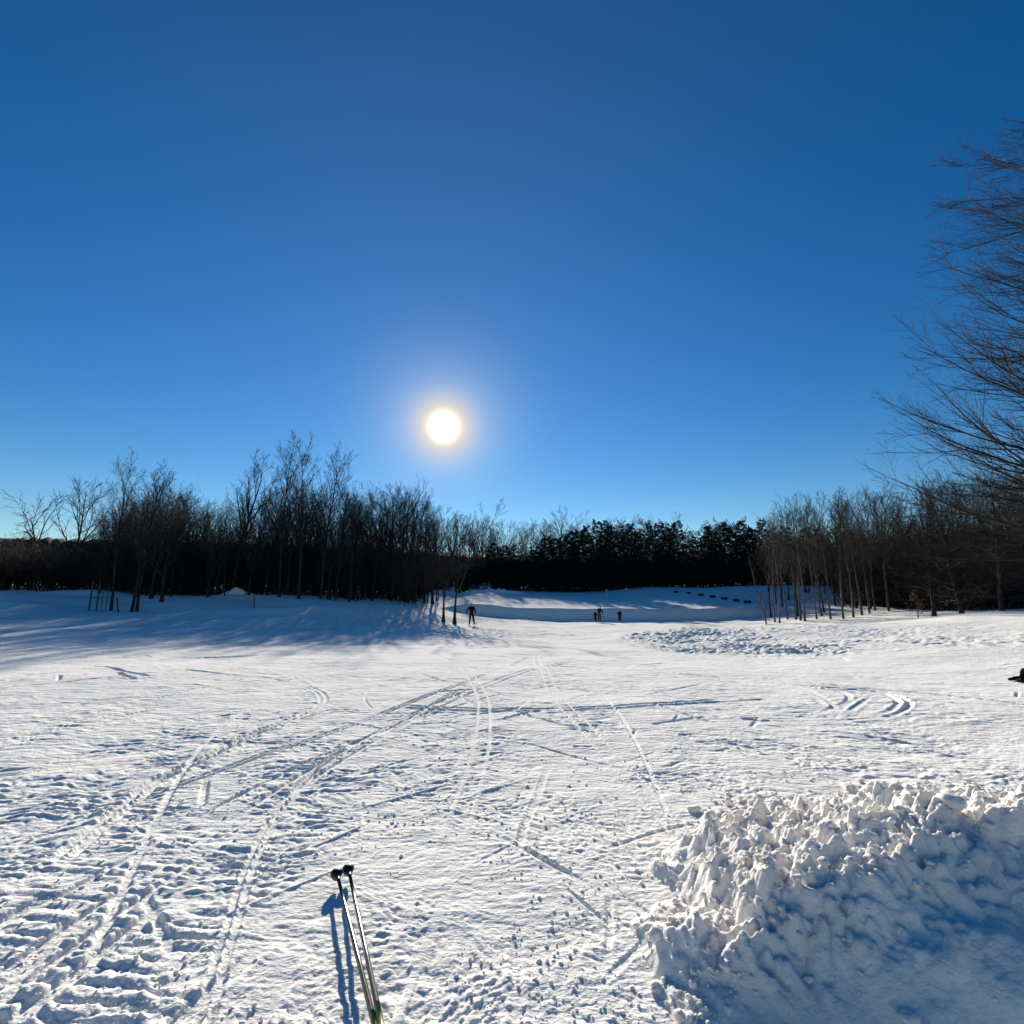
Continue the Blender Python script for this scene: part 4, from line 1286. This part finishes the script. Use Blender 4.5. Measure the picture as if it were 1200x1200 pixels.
def person(loc, H, rz, label, jacket, trousers, hat, pose, group=None):
    """pose: dict of joint positions as fractions of the height, x right, y forward, z up (figure faces +y)"""
    root = empty('person', loc, rz)
    tag(root, label, 'person', group)
    s = H
    D = dict(pelvis=(0, 0, .52), waist=(0, 0, .60), chest=(0, .005, .71), neck=(0, 0, .825), chin=(0, .018, .865), skull=(0, .01, .925), crown=(0, 0, .972),
             nose=(0, .062, .91), sh_r=(.105, 0, .795), sh_l=(-.105, 0, .795), el_r=(.15, -.02, .64), el_l=(-.15, -.02, .64), wr_r=(.16, .03, .50), wr_l=(-.16, .03, .50),
             hip_r=(.052, 0, .50), hip_l=(-.052, 0, .50), kn_r=(.06, .02, .28), kn_l=(-.06, .02, .28), an_r=(.065, -.01, .045), an_l=(-.065, -.01, .045), toe_r=(.075, .095, .02), toe_l=(-.075, .095, .02))
    D.update(pose)
    p = {k: tuple(c * s for c in v) for k, v in D.items()}
    r = dict(pelvis=.075, waist=.066, chest=.082, neck=.034, chin=.042, skull=.056, crown=.036, nose=.010, sh_r=.042, sh_l=.042, el_r=.028, el_l=.028, wr_r=.019, wr_l=.019,
             hip_r=.058, hip_l=.058, kn_r=.038, kn_l=.038, an_r=.024, an_l=.024, toe_r=.018, toe_l=.018)
    J = {k: (p[k], r[k] * s * (0.72 if k[:3] in ('pel', 'wai', 'hip') else 1.0)) for k in p}
    E = [('pelvis', 'waist'), ('waist', 'chest'), ('chest', 'neck'), ('neck', 'chin'), ('chin', 'skull'), ('skull', 'crown'), ('skull', 'nose')]
    for q in 'rl':
        E += [('chest', 'sh_' + q), ('sh_' + q, 'el_' + q), ('el_' + q, 'wr_' + q), ('pelvis', 'hip_' + q), ('hip_' + q, 'kn_' + q), ('kn_' + q, 'an_' + q), ('an_' + q, 'toe_' + q)]
    skin_mesh('body', J, E, 'pelvis', SKIN, root)
    jk = ['pelvis', 'waist', 'chest', 'neck', 'sh_r', 'sh_l', 'el_r', 'el_l', 'wr_r', 'wr_l']
    JJ = {k: (p[k], r[k] * s * 1.16 + 0.012) for k in jk}
    JJ['pelvis'] = (p['pelvis'], r['pelvis'] * s * 1.42 + 0.012); JJ['waist'] = (p['waist'], r['waist'] * s * 1.38 + 0.012)
    JJ['neck'] = (tuple(np.array(p['neck']) * .6 + np.array(p['chest']) * .4), r['neck'] * s * 1.4)
    skin_mesh('jacket', JJ, [e for e in E if e[0] in jk and e[1] in jk], 'pelvis', jacket, root)
    tk = ['waist', 'pelvis', 'hip_r', 'hip_l', 'kn_r', 'kn_l', 'an_r', 'an_l']
    skin_mesh('trousers', {k: (p[k], r[k] * s * 1.15 + 0.012) for k in tk}, [e for e in E if e[0] in tk and e[1] in tk], 'pelvis', trousers, root)
    up = Vector(p['crown']) - Vector(p['skull'])
    hk = {'a': (tuple(Vector(p['skull']) + up * 0.1), r['skull'] * s * 1.14), 'b': (p['crown'], r['crown'] * s * 1.5), 'c': (tuple(Vector(p['crown']) + up * 0.25), r['crown'] * s * 0.8)}
    skin_mesh('hat', hk, [('a', 'b'), ('b', 'c')], 'a', hat, root)
    for q, sg in (('r', 1), ('l', -1)):
        a, b, t = Vector(p['kn_' + q]), Vector(p['an_' + q]), Vector(p['toe_' + q])
        bk = {'a': (tuple(b + (a - b) * 0.32), .036 * s), 'b': (tuple(b), .034 * s), 'h': (tuple(b + (b - t) * 0.25 + Vector((0, 0, -.02 * s))), .026 * s), 't': (tuple(t + (t - b).normalized() * .022 * s), .027 * s)}
        skin_mesh('boot', bk, [('a', 'b'), ('b', 'h'), ('b', 't')], 'b', BLACKP, root)
        # gloved hand: palm, four fingers, thumb
        w = Vector(p['wr_' + q]); d = (w - Vector(p['el_' + q])).normalized()
        u = d.cross(Vector((0, 1, 0.2))).normalized() * sg; v = u.cross(d).normalized()
        K = {'w': (tuple(w), .019 * s), 'p': (tuple(w + d * .035 * s), .020 * s)}
        EE = [('w', 'p')]
        for n, (off, ln) in enumerate(((-.022, .036), (-.008, .042), (.007, .040), (.021, .031))):
            b0 = w + d * .05 * s + v * off * s
            K[f'k{n}'] = (tuple(b0), .0075 * s); K[f'm{n}'] = (tuple(b0 + d * ln * .55 * s), .0068 * s); K[f't{n}'] = (tuple(b0 + d * ln * .85 * s + u * -.014 * s), .0058 * s)
            EE += [('p', f'k{n}'), (f'k{n}', f'm{n}'), (f'm{n}', f't{n}')]
        K['th'] = (tuple(w + d * .022 * s + v * .03 * s), .009 * s); K['tt'] = (tuple(w + d * .05 * s + v * .045 * s), .007 * s)
        EE += [('w', 'th'), ('th', 'tt')]
        skin_mesh('glove', K, EE, 'p', BLACKP, root, 1)
        bm = bmesh.new(); bmesh.ops.create_icosphere(bm, subdivisions=2, radius=.0085 * s)
        hd = Vector(p['skull']); fw = (Vector(p['nose']) - hd); fw.normalize()
        sd = fw.cross(up).normalized()
        bmesh.ops.translate(bm, vec=hd + fw * .050 * s + sd * sg * .022 * s + up.normalized() * .012 * s, verts=bm.verts)
        bm_obj('eye', bm, EYE, root, smooth=True)
    return root


def ski(loc, rz, label, L=1.85, w=0.05, mat=None):
    ys = np.linspace(-0.45 * L, 0.55 * L, 24)
    secs = []
    for y in ys:
        tipf = max(0, (y - 0.42 * L) / (0.13 * L)); hw = w / 2 * (1 - 0.85 * tipf ** 3) * (1 + 0.12 * abs(y) / L); z = 0.16 * tipf ** 1.8 + 0.012 * math.exp(-(y / 0.3) ** 2)
        t = 0.007 + 0.012 * math.exp(-(y / 0.45) ** 2)
        secs.append([(-hw, y, z), (hw, y, z), (hw * .9, y, z + t), (-hw * .9, y, z + t)])
    root = empty('ski', loc, rz); tag(root, label, 'ski', 'pair of skis under the skier')
    loft('plank', secs, mat or SKIBLACK, root)
    bm = bmesh.new(); box_bm(bm, (0, 0.06, 0.045), (0.055, 0.16, 0.03)); bm_obj('binding', bm, BLACKP, root, 0.005)
    return root


SKIBLACK = mat_noise('ski_black', (0.015, 0.015, 0.017), (0.03, 0.03, 0.033), 8, 1.0, spec=0.0)
BLK = cloth('black_cloth', (0.009, 0.009, 0.011)); NAVY = cloth('navy_cloth', (0.02, 0.03, 0.07)); BLUE = cloth('blue_cloth', (0.03, 0.07, 0.2)); PINK = cloth('pink_cloth', (0.62, 0.12, 0.22)); GREYC = cloth('grey_cloth', (0.05, 0.05, 0.055))

# the skier near the trunks
c = at(552.5, 735, 43.5); sx, sy = c.x, 43.5
sz = gz(sx, sy)
person((sx, sy, sz + 0.03), 1.78, 0.0, 'skier in black with one arm held out, standing right of the two trunks', BLK, BLK, BLK,
       dict(el_l=(-.20, .0, .68), wr_l=(-.255, .06, .55), el_r=(.16, -.01, .655), wr_r=(.165, .05, .52), kn_l=(-.075, .03, .285), an_l=(-.10, .0, .045), toe_l=(-.12, .10, .02),
            kn_r=(.085, .03, .28), an_r=(.125, .0, .045), toe_r=(.145, .095, .02)))
ski((sx - .19, sy, sz + 0.035), 0.08, 'narrow ski under the left foot of the skier in black')
ski((sx + .235, sy, sz + 0.035), -0.12, 'narrow ski under the right foot of the skier in black')


def stand(px, Y, H, rz, label, jk, tr, ht, pose=None, group=None):
    x = ray(px, 733)[0] / ray(px, 733)[1] * Y
    return person((x, Y, gz(x, Y) + 0.01), H, rz, label, jk, tr, ht, pose or {}, group)


stand(698, 52, 1.15, 0.3, 'small child in dark clothes standing left of the adult', BLK, BLK, GREYC)
stand(702.7, 52.3, 1.62, -0.5, 'adult in a navy jacket and grey trousers bending slightly beside a child', NAVY, GREYC, NAVY,
      dict(chest=(0.02, .05, .70), neck=(.03, .09, .81), chin=(.03, .115, .85), skull=(.03, .115, .91), crown=(.03, .11, .957), nose=(.03, .17, .895), sh_r=(.125, .07, .78), sh_l=(-.085, .07, .78), el_r=(.16, .10, .64), el_l=(-.13, .10, .64), wr_r=(.15, .18, .52), wr_l=(-.14, .18, .52)))
stand(726.5, 52, 1.25, 2.6, 'child in dark clothes standing alone right of the adult and child', BLK, BLK, BLK)

# child lying on the snow at the right edge of the picture, legs towards the left
c = at(1189, 795, 9.9); cx, cy = c.x, 9.9
cz = gz(cx, cy)
person((cx + 0.50, cy, cz), 1.05, R(-90) , 'child in black trousers and pink jacket crawling at the right edge of the snow', PINK, BLK, PINK,
       dict(pelvis=(0, -.22, .165), waist=(0, -.14, .165), chest=(0, -.03, .17), neck=(0, .07, .185), chin=(0, .11, .19), skull=(0, .155, .215), crown=(0, .19, .245), nose=(0, .185, .17),
            sh_r=(.10, .03, .165), sh_l=(-.10, .03, .165), el_r=(.13, .05, .08), el_l=(-.13, .05, .08), wr_r=(.12, .13, .025), wr_l=(-.12, .13, .025),
            hip_r=(.05, -.24, .15), hip_l=(-.05, -.24, .15), kn_r=(.07, -.27, .035), kn_l=(-.075, -.25, .035), an_r=(.07, -.46, .04), an_l=(-.08, -.44, .035), toe_r=(.075, -.50, .02), toe_l=(-.09, -.49, .02)))
